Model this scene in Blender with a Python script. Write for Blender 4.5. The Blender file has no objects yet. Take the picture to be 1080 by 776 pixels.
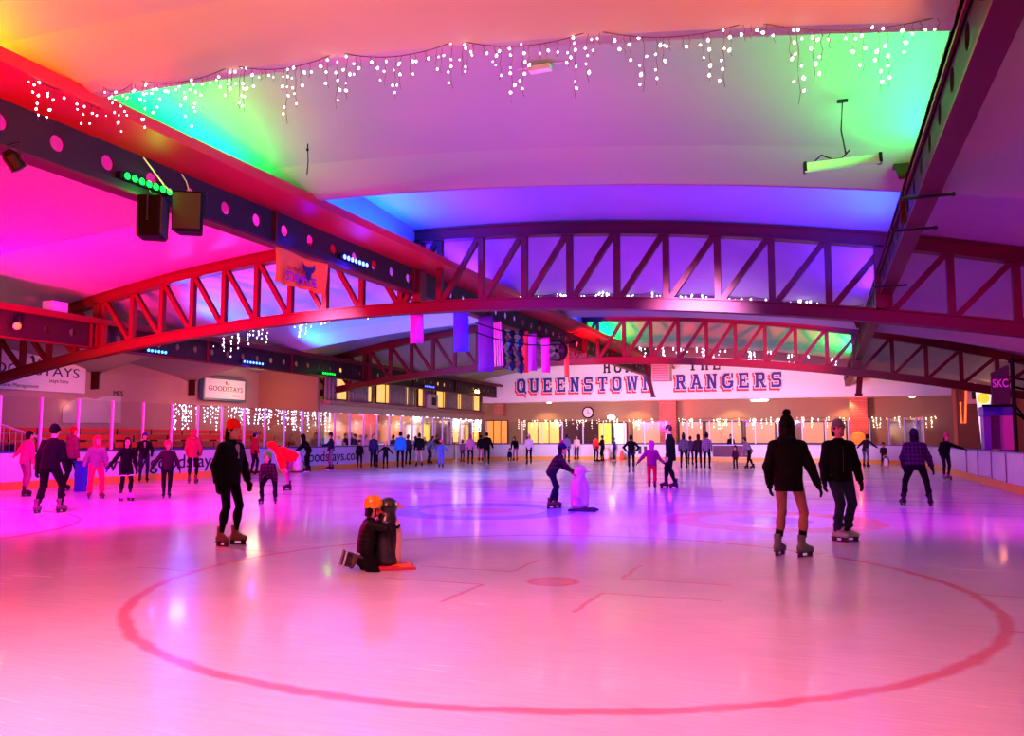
import bpy, math, random
import numpy as np
from mathutils import Vector, Matrix
R = math.radians
SC = bpy.context.scene
COL = SC.collection
rnd = random.Random(7)

# ------------------------------------------------------------------ view
F = 855.0; CX, CY = 540.0, 388.0
PITCH = math.atan(74 / 855.0); YAW = R(21.04); EYE = 1.566
_cy, _sy, _cp, _sp = math.cos(YAW), math.sin(YAW), math.cos(PITCH), math.sin(PITCH)
FWD = Vector((-_sy * _cp, _cy * _cp, _sp)); RGT = Vector((_cy, _sy, 0)); UPV = Vector((_sy * _sp, -_cy * _sp, _cp))
def ray(px, py): return FWD + RGT * ((px - CX) / F) - UPV * ((py - CY) / F)
def at_z(px, py, z=0.0):
    r = ray(px, py); t = (z - EYE) / r.z; return Vector((r.x * t, r.y * t, z))
def at_x(px, py, x):
    r = ray(px, py); t = x / r.x; return Vector((x, r.y * t, EYE + r.z * t))
def at_y(px, py, y):
    r = ray(px, py); t = y / r.y; return Vector((r.x * t, y, EYE + r.z * t))

cam_data = bpy.data.cameras.new('camera'); cam = bpy.data.objects.new('camera', cam_data); COL.objects.link(cam)
cam_data.sensor_width = 36; cam_data.lens = 36 * F / 1080; cam_data.clip_start = 0.05; cam_data.clip_end = 300
cam.location = (0, 0, EYE)
cam.matrix_world = Matrix.Translation((0, 0, EYE)) @ Matrix((RGT, UPV, -FWD)).transposed().to_4x4()
SC.camera = cam
SC.view_settings.view_transform = 'Standard'; SC.view_settings.look = 'None'
SC.view_settings.gamma = 1; SC.view_settings.use_curve_mapping = False
SC.view_settings.exposure = 0.0
SC.cycles.use_denoising = True
SC.cycles.max_bounces = 6; SC.cycles.diffuse_bounces = 3; SC.cycles.glossy_bounces = 3; SC.cycles.transparent_max_bounces = 24
SC.cycles.transmission_bounces = 4; SC.cycles.sample_clamp_indirect = 6.0
SC.cycles.caustics_reflective = False; SC.cycles.caustics_refractive = False

# ------------------------------------------------------------- materials
def lin(v):
    v = v / 255.0
    return v / 12.92 if v <= 0.04045 else ((v + 0.055) / 1.055) ** 2.4
def rgb(r, g, b): return (lin(r), lin(g), lin(b), 1)
MATS = {}
def mat(name, col, rough=0.6, metal=0.0, vary=0.10, scale=6.0, bump=0.0, bscale=40.0, emit=None, strength=0.0, coat=0.0, spec=0.5):
    if name in MATS: return MATS[name]
    m = bpy.data.materials.new(name); m.use_nodes = True; nt = m.node_tree; n = nt.nodes; l = nt.links
    b = n['Principled BSDF']; b.inputs['Roughness'].default_value = rough; b.inputs['Metallic'].default_value = metal
    b.inputs['Coat Weight'].default_value = coat; b.inputs['Specular IOR Level'].default_value = spec
    tc = n.new('ShaderNodeTexCoord'); nz = n.new('ShaderNodeTexNoise'); nz.inputs['Scale'].default_value = scale; nz.inputs['Detail'].default_value = 3
    l.new(tc.outputs['Object'], nz.inputs['Vector'])
    cr = n.new('ShaderNodeMixRGB'); cr.blend_type = 'MIX'
    c = rgb(*col)
    cr.inputs[1].default_value = tuple(max(0, x * (1 - vary)) for x in c[:3]) + (1,)
    cr.inputs[2].default_value = tuple(min(1, x * (1 + vary)) for x in c[:3]) + (1,)
    l.new(nz.outputs['Fac'], cr.inputs[0]); l.new(cr.outputs[0], b.inputs['Base Color'])
    if bump:
        nb = n.new('ShaderNodeTexNoise'); nb.inputs['Scale'].default_value = bscale; nb.inputs['Detail'].default_value = 4
        l.new(tc.outputs['Object'], nb.inputs['Vector'])
        bp = n.new('ShaderNodeBump'); bp.inputs['Strength'].default_value = bump; bp.inputs['Distance'].default_value = 0.02
        l.new(nb.outputs['Fac'], bp.inputs['Height']); l.new(bp.outputs['Normal'], b.inputs['Normal'])
    if emit is not None:
        b.inputs['Emission Color'].default_value = rgb(*emit); b.inputs['Emission Strength'].default_value = strength
    MATS[name] = m
    return m
def glass_mat():
    if 'plexiglass' in MATS: return MATS['plexiglass']
    m = bpy.data.materials.new('plexiglass'); m.use_nodes = True; n = m.node_tree.nodes; l = m.node_tree.links
    n.remove(n['Principled BSDF']); o = n['Material Output']
    t = n.new('ShaderNodeBsdfTransparent'); t.inputs[0].default_value = (0.93, 0.94, 0.95, 1)
    g = n.new('ShaderNodeBsdfGlossy'); g.inputs['Roughness'].default_value = 0.06
    fr = n.new('ShaderNodeFresnel'); fr.inputs[0].default_value = 1.2
    mx = n.new('ShaderNodeMixShader'); l.new(fr.outputs[0], mx.inputs[0]); l.new(t.outputs[0], mx.inputs[1]); l.new(g.outputs[0], mx.inputs[2])
    l.new(mx.outputs[0], o.inputs[0]); MATS['plexiglass'] = m; return m
def emis(name, col, strength):
    if name in MATS: return MATS[name]
    m = bpy.data.materials.new(name); m.use_nodes = True; n = m.node_tree.nodes; l = m.node_tree.links
    b = n['Principled BSDF']; b.inputs['Base Color'].default_value = rgb(*col); b.inputs['Roughness'].default_value = 0.4
    b.inputs['Emission Color'].default_value = rgb(*col); b.inputs['Emission Strength'].default_value = strength
    MATS[name] = m; return m

# ---------------------------------------------------------- mesh builder
class MB:
    def __init__(s, origin=(0, 0, 0)): s.v = []; s.f = []; s.mi = []; s.o = Vector(origin); s.cur = 0
    def add(s, vs, fs):
        b = len(s.v); s.v += [tuple(Vector(p) - s.o) for p in vs]; s.f += [tuple(b + i for i in f) for f in fs]; s.mi += [s.cur] * len(fs)
    def frame_box(s, c, ax, ay, az):
        c, ax, ay, az = Vector(c), Vector(ax), Vector(ay), Vector(az)
        vs = [c + sx * ax + sy * ay + sz * az for sz in (-1, 1) for sy in (-1, 1) for sx in (-1, 1)]
        s.add(vs, [(0, 2, 3, 1), (4, 5, 7, 6), (0, 1, 5, 4), (2, 6, 7, 3), (0, 4, 6, 2), (1, 3, 7, 5)])
    def box(s, x0, x1, y0, y1, z0, z1):
        s.frame_box(((x0 + x1) / 2, (y0 + y1) / 2, (z0 + z1) / 2), ((x1 - x0) / 2, 0, 0), (0, (y1 - y0) / 2, 0), (0, 0, (z1 - z0) / 2))
    def bar(s, a, b, w, h, up=(0, 0, 1)):
        a, b = Vector(a), Vector(b); d = b - a; L = d.length; d.normalize()
        u = Vector(up); sd = d.cross(u)
        if sd.length < 1e-4: sd = d.cross(Vector((0, 1, 0)))
        sd.normalize(); u = sd.cross(d)
        s.frame_box((a + b) / 2, d * L / 2, sd * w / 2, u * h / 2)
    def tube(s, pts, r, n=8, caps=True, radii=None):
        pts = [Vector(p) for p in pts]; rings = []
        ref = Vector((0, 0, 1))
        for i, p in enumerate(pts):
            d = (pts[min(i + 1, len(pts) - 1)] - pts[max(i - 1, 0)]).normalized()
            sd = d.cross(ref)
            if sd.length < 1e-3: sd = d.cross(Vector((0, 1, 0)))
            sd.normalize(); u = sd.cross(d); rr = radii[i] if radii else r
            rings.append([p + (math.cos(2 * math.pi * k / n) * sd + math.sin(2 * math.pi * k / n) * u) * rr for k in range(n)])
        vs = [q for g in rings for q in g]; fs = []
        for i in range(len(pts) - 1):
            for k in range(n):
                k2 = (k + 1) % n; fs.append((i * n + k, i * n + k2, (i + 1) * n + k2, (i + 1) * n + k))
        if caps: fs.append(tuple(range(n - 1, -1, -1))); fs.append(tuple((len(pts) - 1) * n + k for k in range(n)))
        s.add(vs, fs)
    def lathe(s, c, prof, n=20, axis=(0, 0, 1)):
        az = Vector(axis).normalized(); ax = az.orthogonal().normalized(); ay = az.cross(ax); c = Vector(c)
        vs = [c + az * h + (ax * math.cos(2 * math.pi * k / n) + ay * math.sin(2 * math.pi * k / n)) * r for r, h in prof for k in range(n)]
        fs = []
        for i in range(len(prof) - 1):
            for k in range(n):
                k2 = (k + 1) % n; fs.append((i * n + k, i * n + k2, (i + 1) * n + k2, (i + 1) * n + k))
        fs.append(tuple(range(n - 1, -1, -1))); fs.append(tuple((len(prof) - 1) * n + k for k in range(n)))
        s.add(vs, fs)
    def ball(s, c, r, n=10, m=6):
        r = Vector(r) if hasattr(r, '__len__') else Vector((r, r, r)); c = Vector(c)
        vs = [c + Vector((0, 0, -r.z))]; fs = []
        for i in range(1, m):
            t = -math.pi / 2 + math.pi * i / m
            for k in range(n):
                a = 2 * math.pi * k / n; vs.append(c + Vector((r.x * math.cos(t) * math.cos(a), r.y * math.cos(t) * math.sin(a), r.z * math.sin(t))))
        vs.append(c + Vector((0, 0, r.z))); T = len(vs) - 1
        for k in range(n):
            k2 = (k + 1) % n; fs.append((0, 1 + k2, 1 + k)); fs.append((T, 1 + (m - 2) * n + k, 1 + (m - 2) * n + k2))
            for i in range(m - 2): fs.append((1 + i * n + k, 1 + i * n + k2, 1 + (i + 1) * n + k2, 1 + (i + 1) * n + k))
        s.add(vs, fs)
    def prism(s, poly, d):
        d = Vector(d); n = len(poly); P = [Vector(p) for p in poly]
        s.add(P + [p + d for p in P], [tuple(range(n - 1, -1, -1)), tuple(range(n, 2 * n))] + [(i, (i + 1) % n, n + (i + 1) % n, n + i) for i in range(n)])
    def grid(s, rows):
        nx = len(rows[0]); vs = [p for r in rows for p in r]
        s.add(vs, [(j * nx + i, j * nx + i + 1, (j + 1) * nx + i + 1, (j + 1) * nx + i) for j in range(len(rows) - 1) for i in range(nx - 1)])
    def build(s, name, m, parent=None, smooth=False, bevel=0.0):
        me = bpy.data.meshes.new(name); me.from_pydata(s.v, [], s.f)
        ms = m if isinstance(m, (list, tuple)) else [m]
        for x in ms: me.materials.append(x)
        if len(ms) > 1: me.polygons.foreach_set('material_index', s.mi)
        if smooth: me.polygons.foreach_set('use_smooth', [True] * len(me.polygons))
        me.update()
        o = bpy.data.objects.new(name, me); COL.objects.link(o)
        if parent is not None: o.parent = parent
        else: o.location = s.o
        if bevel:
            b = o.modifiers.new('bevel', 'BEVEL'); b.width = bevel; b.segments = 2; b.limit_method = 'ANGLE'
        return o
def tag(o, label=None, cat=None, group=None, kind=None):
    if label: o['label'] = label
    if cat: o['category'] = cat
    if group: o['group'] = group
    if kind: o['kind'] = kind
    return o
def thing(name, label, cat, loc=(0, 0, 0), rz=0.0, group=None):
    o = bpy.data.objects.new(name, None); COL.objects.link(o); o.empty_display_size = 0.2
    o.location = loc; o.rotation_euler = (0, 0, rz)
    return tag(o, label, cat, group)
def struct(o): o['kind'] = 'structure'; return o
def dup(root, loc=None, rz=None, label=None, group=None):
    r = root.copy(); COL.objects.link(r)
    if loc is not None: r.location = loc
    if rz is not None: r.rotation_euler = (0, 0, rz)
    if label: r['label'] = label
    if group: r['group'] = group
    for ch in list(root.children):
        c = ch.copy(); COL.objects.link(c); c.parent = r
        for g in list(ch.children):
            d = g.copy(); COL.objects.link(d); d.parent = c
    return r
def text_mesh(name, body, size, extrude, m, parent=None, loc=(0, 0, 0), rot=(R(90), 0, 0), align='CENTER', shear=0.0, width=None, space=1.0, bold=0.0):
    cu = bpy.data.curves.new(name, 'FONT'); cu.body = body; cu.size = size; cu.extrude = extrude; cu.align_x = align; cu.align_y = 'CENTER'
    cu.shear = shear; cu.space_character = space; cu.offset = bold; cu.resolution_u = 4
    t = bpy.data.objects.new(name + '_curve', cu); COL.objects.link(t)
    dg = bpy.context.evaluated_depsgraph_get(); dg.update()
    me = bpy.data.meshes.new_from_object(t.evaluated_get(dg))
    COL.objects.unlink(t); bpy.data.objects.remove(t)
    me.materials.clear(); me.materials.append(m); me.name = name
    o = bpy.data.objects.new(name, me); COL.objects.link(o); o.location = loc; o.rotation_euler = rot
    if width:
        xs = [v.co.x for v in me.vertices]; w = max(xs) - min(xs)
        k = width / w
        for v in me.vertices: v.co.x *= k
    if parent is not None: o.parent = parent
    return o
LIGHTS = []
def area(name, loc, target, sx, sy, col, power, spread=180):
    l = bpy.data.lights.new(name, 'AREA'); l.shape = 'RECTANGLE'; l.size = sx; l.size_y = sy; l.energy = power; l.color = rgb(*col)[:3]; l.spread = R(spread)
    o = bpy.data.objects.new(name, l); COL.objects.link(o); o.location = loc
    o.rotation_euler = (Vector(target) - Vector(loc)).to_track_quat('-Z', 'Y').to_euler(); return o
def spot(name, loc, target, ang, blend, col, power, r=0.1):
    l = bpy.data.lights.new(name, 'SPOT'); l.spot_size = R(ang); l.spot_blend = blend; l.energy = power; l.color = rgb(*col)[:3]; l.shadow_soft_size = r
    o = bpy.data.objects.new(name, l); COL.objects.link(o); o.location = loc
    o.rotation_euler = (Vector(target) - Vector(loc)).to_track_quat('-Z', 'Y').to_euler(); return o
def point(name, loc, col, power, r=0.1):
    l = bpy.data.lights.new(name, 'POINT'); l.energy = power; l.color = rgb(*col)[:3]; l.shadow_soft_size = r
    o = bpy.data.objects.new(name, l); COL.objects.link(o); o.location = loc; return o
# ================================================================ THE HALL
XC = -11.3                       # the hall's centre line under the ridge beam
XW, XE, YN, YB = -29.5, 9.5, -6.0, 57.6
TY = [3.1, 20.9, 38.5]           # roof trusses
def arc(zc, X): return EYE + zc - (0.0067 + 0.0008 * (zc - 5.0)) * (X - XC) ** 2
EDGE = 5.0
PROF = []
def bay(y0):
    PROF.extend([(y0, 6.1), (y0 + 4.3, 5.35), (y0 + 5.3, EDGE), (y0 + 5.5, EDGE), (y0 + 5.55, 6.15),
                 (y0 + 9.9, 5.36), (y0 + 10.95, EDGE), (y0 + 11.05, EDGE), (y0 + 11.1, 6.5)])
PROF.append((YN - 0.2, 5.3)); PROF.append((-4.0, 5.36)); PROF.append((-3.5, EDGE)); PROF.append((-3.3, EDGE)); PROF.append((-3.2, 6.4))
bay(3.1); bay(20.9); bay(38.5); PROF.append((55.6, 6.1)); PROF.append((60.0, 5.4))
EDGES = [8.4, 14.05, 26.2, 31.85, 43.8, 49.45]

plaster = mat('cream_ceiling_paint', (152, 148, 140), 0.75, vary=0.03, scale=1.5, bump=0.05, bscale=25)
redpaint = mat('dark_red_steel_paint', (84, 3, 12), 0.5, vary=0.12, scale=3, bump=0.04, bscale=30, spec=0.25)
redflange = mat('red_beam_plate_paint', (172, 6, 12), 0.5, vary=0.06, scale=2, bump=0.03, bscale=20)
webpaint = mat('maroon_web_paint', (40, 22, 20), 0.55, vary=0.15, scale=2, spec=0.2)
tan = mat('tan_wall_paint', (156, 126, 90), 0.8, vary=0.06, scale=1.2, bump=0.05, bscale=30)
mauvewall = mat('beige_side_wall_paint', (176, 150, 132), 0.8, vary=0.06, scale=1.0, bump=0.04, bscale=20)
white = mat('white_board_paint', (225, 226, 230), 0.45, vary=0.03)
black = mat('black_plastic', (9, 9, 10), 0.5, vary=0.2, spec=0.2)
darkmetal = mat('dark_metal', (40, 38, 42), 0.4, metal=0.6)
steel = mat('galvanised_steel', (190, 190, 195), 0.35, metal=0.8)

m = MB()
xs = [XW - 0.1 + (XE - XW + 0.2) * i / 60 for i in range(61)]
m.grid([[(x, y, arc(zc, x)) for x in xs] for y, zc in PROF])
struct(m.build('ceiling', plaster))

# ------------------------------------------------------------------- ice
def ice_material():
    mt = bpy.data.materials.new('rink_ice'); mt.use_nodes = True; nt = mt.node_tree; n = nt.nodes; l = nt.links
    b = n['Principled BSDF']
    tc = n.new('ShaderNodeTexCoord'); sep = n.new('ShaderNodeSeparateXYZ'); l.new(tc.outputs['Object'], sep.inputs[0])
    X, Y = sep.outputs[0], sep.outputs[1]
    def mth(op, a, b_=None, c=None):
        q = n.new('ShaderNodeMath'); q.operation = op
        for i, v in enumerate((a, b_, c)):
            if v is None: continue
            if isinstance(v, (int, float)): q.inputs[i].default_value = v
            else: l.new(v, q.inputs[i])
        return q.outputs[0]
    # edges of the painted lines waver under the ice
    nw = n.new('ShaderNodeTexNoise'); nw.inputs['Scale'].default_value = 3.0; l.new(tc.outputs['Object'], nw.inputs['Vector'])
    wob = mth('MULTIPLY', mth('SUBTRACT', nw.outputs['Fac'], 0.5), 0.10)
    def dist(cx, cy): 
        dx = mth('SUBTRACT', X, cx); dy = mth('SUBTRACT', Y, cy)
        return mth('SQRT', mth('ADD', mth('MULTIPLY', dx, dx), mth('MULTIPLY', dy, dy)))
    def soft(d, w, s):          # 1 inside |d|<w
        q = n.new('ShaderNodeMapRange'); q.clamp = True
        q.inputs['From Min'].default_value = w - s; q.inputs['From Max'].default_value = w + s; q.inputs['To Min'].default_value = 1; q.inputs['To Max'].default_value = 0
        l.new(mth('ABSOLUTE', d), q.inputs['Value']); return q.outputs[0]
    def ringm(cx, cy, r, w, s=0.02): return soft(mth('ADD', mth('SUBTRACT', dist(cx, cy), r), wob), w, s)
    def disc(cx, cy, r, s=0.03): return soft(dist(cx, cy), r, s)
    def rect(cx, cy, hx, hy, s=0.012):
        return mth('MULTIPLY', soft(mth('ADD', mth('SUBTRACT', X, cx), wob), hx, s), soft(mth('ADD', mth('SUBTRACT', Y, cy), wob), hy, s))
    # worn, milky ice
    n1 = n.new('ShaderNodeTexNoise'); n1.inputs['Scale'].default_value = 0.5; n1.inputs['Detail'].default_value = 5; l.new(tc.outputs['Object'], n1.inputs['Vector'])
    mp = n.new('ShaderNodeMapping'); mp.inputs['Rotation'].default_value = (0, 0, 0.5); mp.inputs['Scale'].default_value = (1.2, 14, 1)
    l.new(tc.outputs['Object'], mp.inputs[0])
    n2 = n.new('ShaderNodeTexNoise'); n2.inputs['Scale'].default_value = 2.2; n2.inputs['Detail'].default_value = 6; l.new(mp.outputs[0], n2.inputs['Vector'])
    mp2 = n.new('ShaderNodeMapping'); mp2.inputs['Rotation'].default_value = (0, 0, -0.9); mp2.inputs['Scale'].default_value = (1.0, 18, 1)
    l.new(tc.outputs['Object'], mp2.inputs[0])
    n3 = n.new('ShaderNodeTexNoise'); n3.inputs['Scale'].default_value = 1.6; n3.inputs['Detail'].default_value = 6; l.new(mp2.outputs[0], n3.inputs['Vector'])
    wear = mth('ADD', mth('MULTIPLY', n1.outputs['Fac'], 0.5), mth('MULTIPLY', mth('ADD', n2.outputs['Fac'], n3.outputs['Fac']), 0.25))
    ramp = n.new('ShaderNodeValToRGB'); l.new(wear, ramp.inputs[0])
    ramp.color_ramp.elements[0].position = 0.3; ramp.color_ramp.elements[0].color = rgb(196, 200, 210)
    ramp.color_ramp.elements[1].position = 0.7; ramp.color_ramp.elements[1].color = rgb(236, 238, 243)
    col = ramp.outputs[0]
    def paint(col, mask, c, op):
        q = n.new('ShaderNodeMixRGB'); l.new(mth('MULTIPLY', mask, op), q.inputs[0]); l.new(col, q.inputs[1]); q.inputs[2].default_value = rgb(*c); return q.outputs[0]
    red, blue = (205, 40, 70), (40, 70, 190)
    for cx in (-2.83, -16.3):
        cyy = 8.62
        col = paint(col, ringm(cx, cyy, 4.25, 0.055, 0.025), red, 0.62)
        d = dist(cx, cyy)
        col = paint(col, disc(cx, cyy, 0.28), red, 0.5); col = paint(col, ringm(cx, cyy, 0.26, 0.03), red, 0.4)
        for sx in (-1, 1):
            for sy in (-1, 1):
                col = paint(col, rect(cx + sx * (0.66 + 0.60), cyy + sy * 0.45, 0.60, 0.026), red, 0.5)
                col = paint(col, rect(cx + sx * 0.66, cyy + sy * (0.45 + 0.5), 0.026, 0.5), red, 0.5)
                col = paint(col, rect(cx + sx * 4.62, cyy + sy * 0.85, 0.42, 0.026), red, 0.5)
    # curling houses and the lines across the rink
    col = paint(col, disc(-1.0, 16.4, 2.05), (225, 20, 70), 0.62); col = paint(col, disc(-1.0, 16.4, 1.35), (225, 226, 235), 0.8); col = paint(col, disc(-1.0, 16.4, 0.75), blue, 0.5)
    col = paint(col, disc(-7.0, 16.4, 2.05), blue, 0.5); col = paint(col, disc(-7.0, 16.4, 1.35), (225, 226, 235), 0.8); col = paint(col, disc(-7.0, 16.4, 0.7), (215, 40, 60), 0.5)
    col = paint(col, rect(-9.2, 19.1, 14, 0.07), (90, 70, 120), 0.40)
    col = paint(col, rect(-9.2, 22.6, 14, 0.16), (60, 70, 150), 0.30)
    col = paint(col, rect(-9.2, 28.5, 14, 0.16), (190, 40, 70), 0.3)
    col = paint(col, ringm(-9.2, 28.5, 4.5, 0.06, 0.03), blue, 0.35)
    col = paint(col, rect(-9.2, 34.5, 14, 0.16), (60, 70, 150), 0.3)
    l.new(col, b.inputs['Base Color'])
    rr = n.new('ShaderNodeMapRange'); rr.inputs['To Min'].default_value = 0.13; rr.inputs['To Max'].default_value = 0.36
    l.new(wear, rr.inputs['Value']); l.new(rr.outputs[0], b.inputs['Roughness'])
    b.inputs['Specular IOR Level'].default_value = 0.5; b.inputs['Coat Weight'].default_value = 0.25; b.inputs['Coat Roughness'].default_value = 0.08
    bp = n.new('ShaderNodeBump'); bp.inputs['Strength'].default_value = 0.10; bp.inputs['Distance'].default_value = 0.02
    l.new(mth('ADD', n2.outputs['Fac'], n3.outputs['Fac']), bp.inputs['Height']); l.new(bp.outputs['Normal'], b.inputs['Normal'])
    return mt
m = MB(); m.box(XW - 0.3, XE + 0.3, YN - 0.3, 60.2, -0.3, 0.0)
struct(m.build('floor', ice_material()))

# ----------------------------------------------------------------- walls
def wall_strip(name, p0, p1, zt, th, mt, z0=0.0):
    m = MB(); m.bar((p0[0], p0[1], (z0 + zt) / 2), (p1[0], p1[1], (z0 + zt) / 2), th, zt - z0); return struct(m.build(name, mt))
# far wall: white banner face over a recessed tan wall
m = MB()
X0 = -24.6; N = 24
top = [(X0 + (XE + 0.2 - X0) * i / N) for i in range(N + 1)]
poly = [(X0, YB, 4.35), (XE + 0.2, YB, 4.35)] + [(x, YB, arc(5.75, x) + 0.4) for x in reversed(top)]
m.prism(poly, (0, 0.3, 0))
m.box(X0, XE + 0.2, YB - 0.03, YB + 2.2, 4.27, 4.35)
struct(m.build('wall_far_upper', mat('white_fascia_paint', (232, 226, 226), 0.6, vary=0.03, scale=1)))
m = MB(); m.box(X0 - 6, XE + 0.3, 59.7, 60.0, 0, 8.0)
struct(m.build('wall_far', tan))
# left wall behind the seating, its return, and the curtained wall beyond
YR = 37.2
m = MB(); m.box(XW - 0.25, XW, YN - 0.3, YR, 0, 7.0); struct(m.build('wall_left', mauvewall))
m = MB(); m.box(XW - 0.25, -25.6, YR, YR + 0.25, 0, 7.2); struct(m.build('wall_left_return', mat('warm_beige_wall', (146, 116, 86), 0.8, vary=0.05, scale=1, bump=0.04)))
m = MB(); m.box(-25.85, -25.6, YR + 0.25, 59.7, 0, 1.15); m.box(-25.85, -25.6, YR + 0.25, 59.7, 5.6, 8.0)
m.box(-25.85, -25.55, YR + 0.25, 59.7, 2.85, 3.6)
struct(m.build('wall_left_far', mauvewall))
m = MB(); m.box(-29.7, -29.5, YR, 60, 0, 8); struct(m.build('wall_left_back', mauvewall))
m = MB(); m.box(XE, XE + 0.25, YN - 0.3, 60, 0, 7.0); struct(m.build('wall_right', mat('brown_red_side_wall', (120, 62, 52), 0.7, vary=0.15, scale=2, bump=0.05)))
m = MB(); m.box(XW, XE, YN - 0.3, YN, 0, 9.0); struct(m.build('wall_near', tan))

# ------------------------------------------------------------ roof beams
def beam(name, label, X, ztop, zbot, holes_y0, soff, side, y0, y1, red):
    loc = (X, y0, 0); t = thing(name, label, 'roof beam', loc)
    m = MB(loc)
    m.box(X, X + soff, y0, y1, ztop, ztop + 0.10) if soff > 0 else m.box(X + soff, X, y0, y1, ztop, ztop + 0.10)
    e = X + soff; m.box(min(e, e + 0.03), max(e, e + 0.03), y0, y1, ztop - 0.05, ztop + 0.14)
    m.build('top_plate', red, t)
    m = MB(loc)
    w = 0.26
    if side < 0: m.box(X - w, X + 0.07, y0, y1, zbot - 0.05, zbot)
    else: m.box(X - 0.02, X + w, y0, y1, zbot - 0.05, zbot)
    m.build('bottom_flange', redpaint, t)
    if soff > 1:
        m = MB(loc); m.box(X - 0.14, X - 0.06, y0, y1, ztop + 0.10, ztop + 1.75); m.build('leak_baffle', plaster, t)  # added baffle, blocks light leaking between the bays above the plate
    # web with round holes
    m = MB(loc); P = 0.95; zc = (ztop + zbot) / 2; hr = 0.13; h2 = (ztop - zbot) / 2; n = 16; th = 0.02
    y = y0
    for x in (X - th, X + th):
        yy = holes_y0 - P * math.floor((holes_y0 - y0) / P) - P / 2
        if yy < y0: yy += P
        m.add([(x, y0, zbot), (x, yy, zbot), (x, yy, ztop), (x, y0, ztop)], [(0, 1, 2, 3)])
        while yy + P <= y1:
            vs = []
            for k in range(n):
                a = 2 * math.pi * (k + 0.5) / n; vs.append((x, yy + P / 2 + hr * math.cos(a), zc + hr * math.sin(a)))
            for k in range(n):
                a = 2 * math.pi * (k + 0.5) / n; c_, s_ = math.cos(a), math.sin(a); q = 1 / max(abs(c_), abs(s_))
                if abs(c_) > abs(s_): vs.append((x, yy + P / 2 + math.copysign(P / 2, c_), zc + s_ * q * h2))
                else: vs.append((x, yy + P / 2 + c_ * q * P / 2, zc + math.copysign(h2, s_)))
            # square the corners
            fs = [(k, (k + 1) % n, n + (k + 1) % n, n + k) for k in range(n)]
            for kc, (cy_, cz_) in ((1, (1, 1)), (5, (-1, 1)), (9, (-1, -1)), (13, (1, -1))):
                vs.append((x, yy + P / 2 + cy_ * P / 2, zc + cz_ * h2)); fs.append((n + kc, n + kc + 1, len(vs) - 1))
            m.add(vs, fs); yy += P
        m.add([(x, yy, zbot), (x, y1, zbot), (x, y1, ztop), (x, yy, ztop)], [(0, 1, 2, 3)])
    yy = holes_y0 - P * math.floor((holes_y0 - y0) / P) - P / 2
    if yy < y0: yy += P
    while yy + P <= y1:
        vs = [(x, yy + P / 2 + hr * math.cos(2 * math.pi * (k + 0.5) / n), zc + hr * math.sin(2 * math.pi * (k + 0.5) / n)) for x in (X - th, X + th) for k in range(n)]
        m.add(vs, [(k, (k + 1) % n, n + (k + 1) % n, n + k) for k in range(n)]); yy += P
    m.build('web', webpaint, t)
    for yv in (7.0, 14.2, 20.55, 21.25, 26.2, 31.8, 38.15, 38.85, 44.0, 50.0):
        m = MB(loc); m.box(X - 0.10, X + 0.10, yv - 0.03, yv + 0.03, zbot, ztop); m.build('stiffener', redpaint, t)
    return t
XL1, XL2, XR1 = -11.0, -23.4, 1.34
beam('roof_beam', 'long red ridge beam over the ice with round holes along its web', XL1, EYE + 4.9, EYE + 4.22, 8.89, 1.2, -1, -3.0, 57.5, redflange)
beam('roof_beam', 'lower red beam with round holes above the seating side boards', XL2, EYE + 3.92, EYE + 3.12, 24.6, 0.5, -1, -3.0, 57.5, redpaint)
beam('roof_beam', 'dark red beam crossing the upper corner above the man in the plaid jacket', XR1, EYE + 3.85, EYE + 3.43, 10.0, -0.07, 1, -3.0, 57.5, redpaint)

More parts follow.
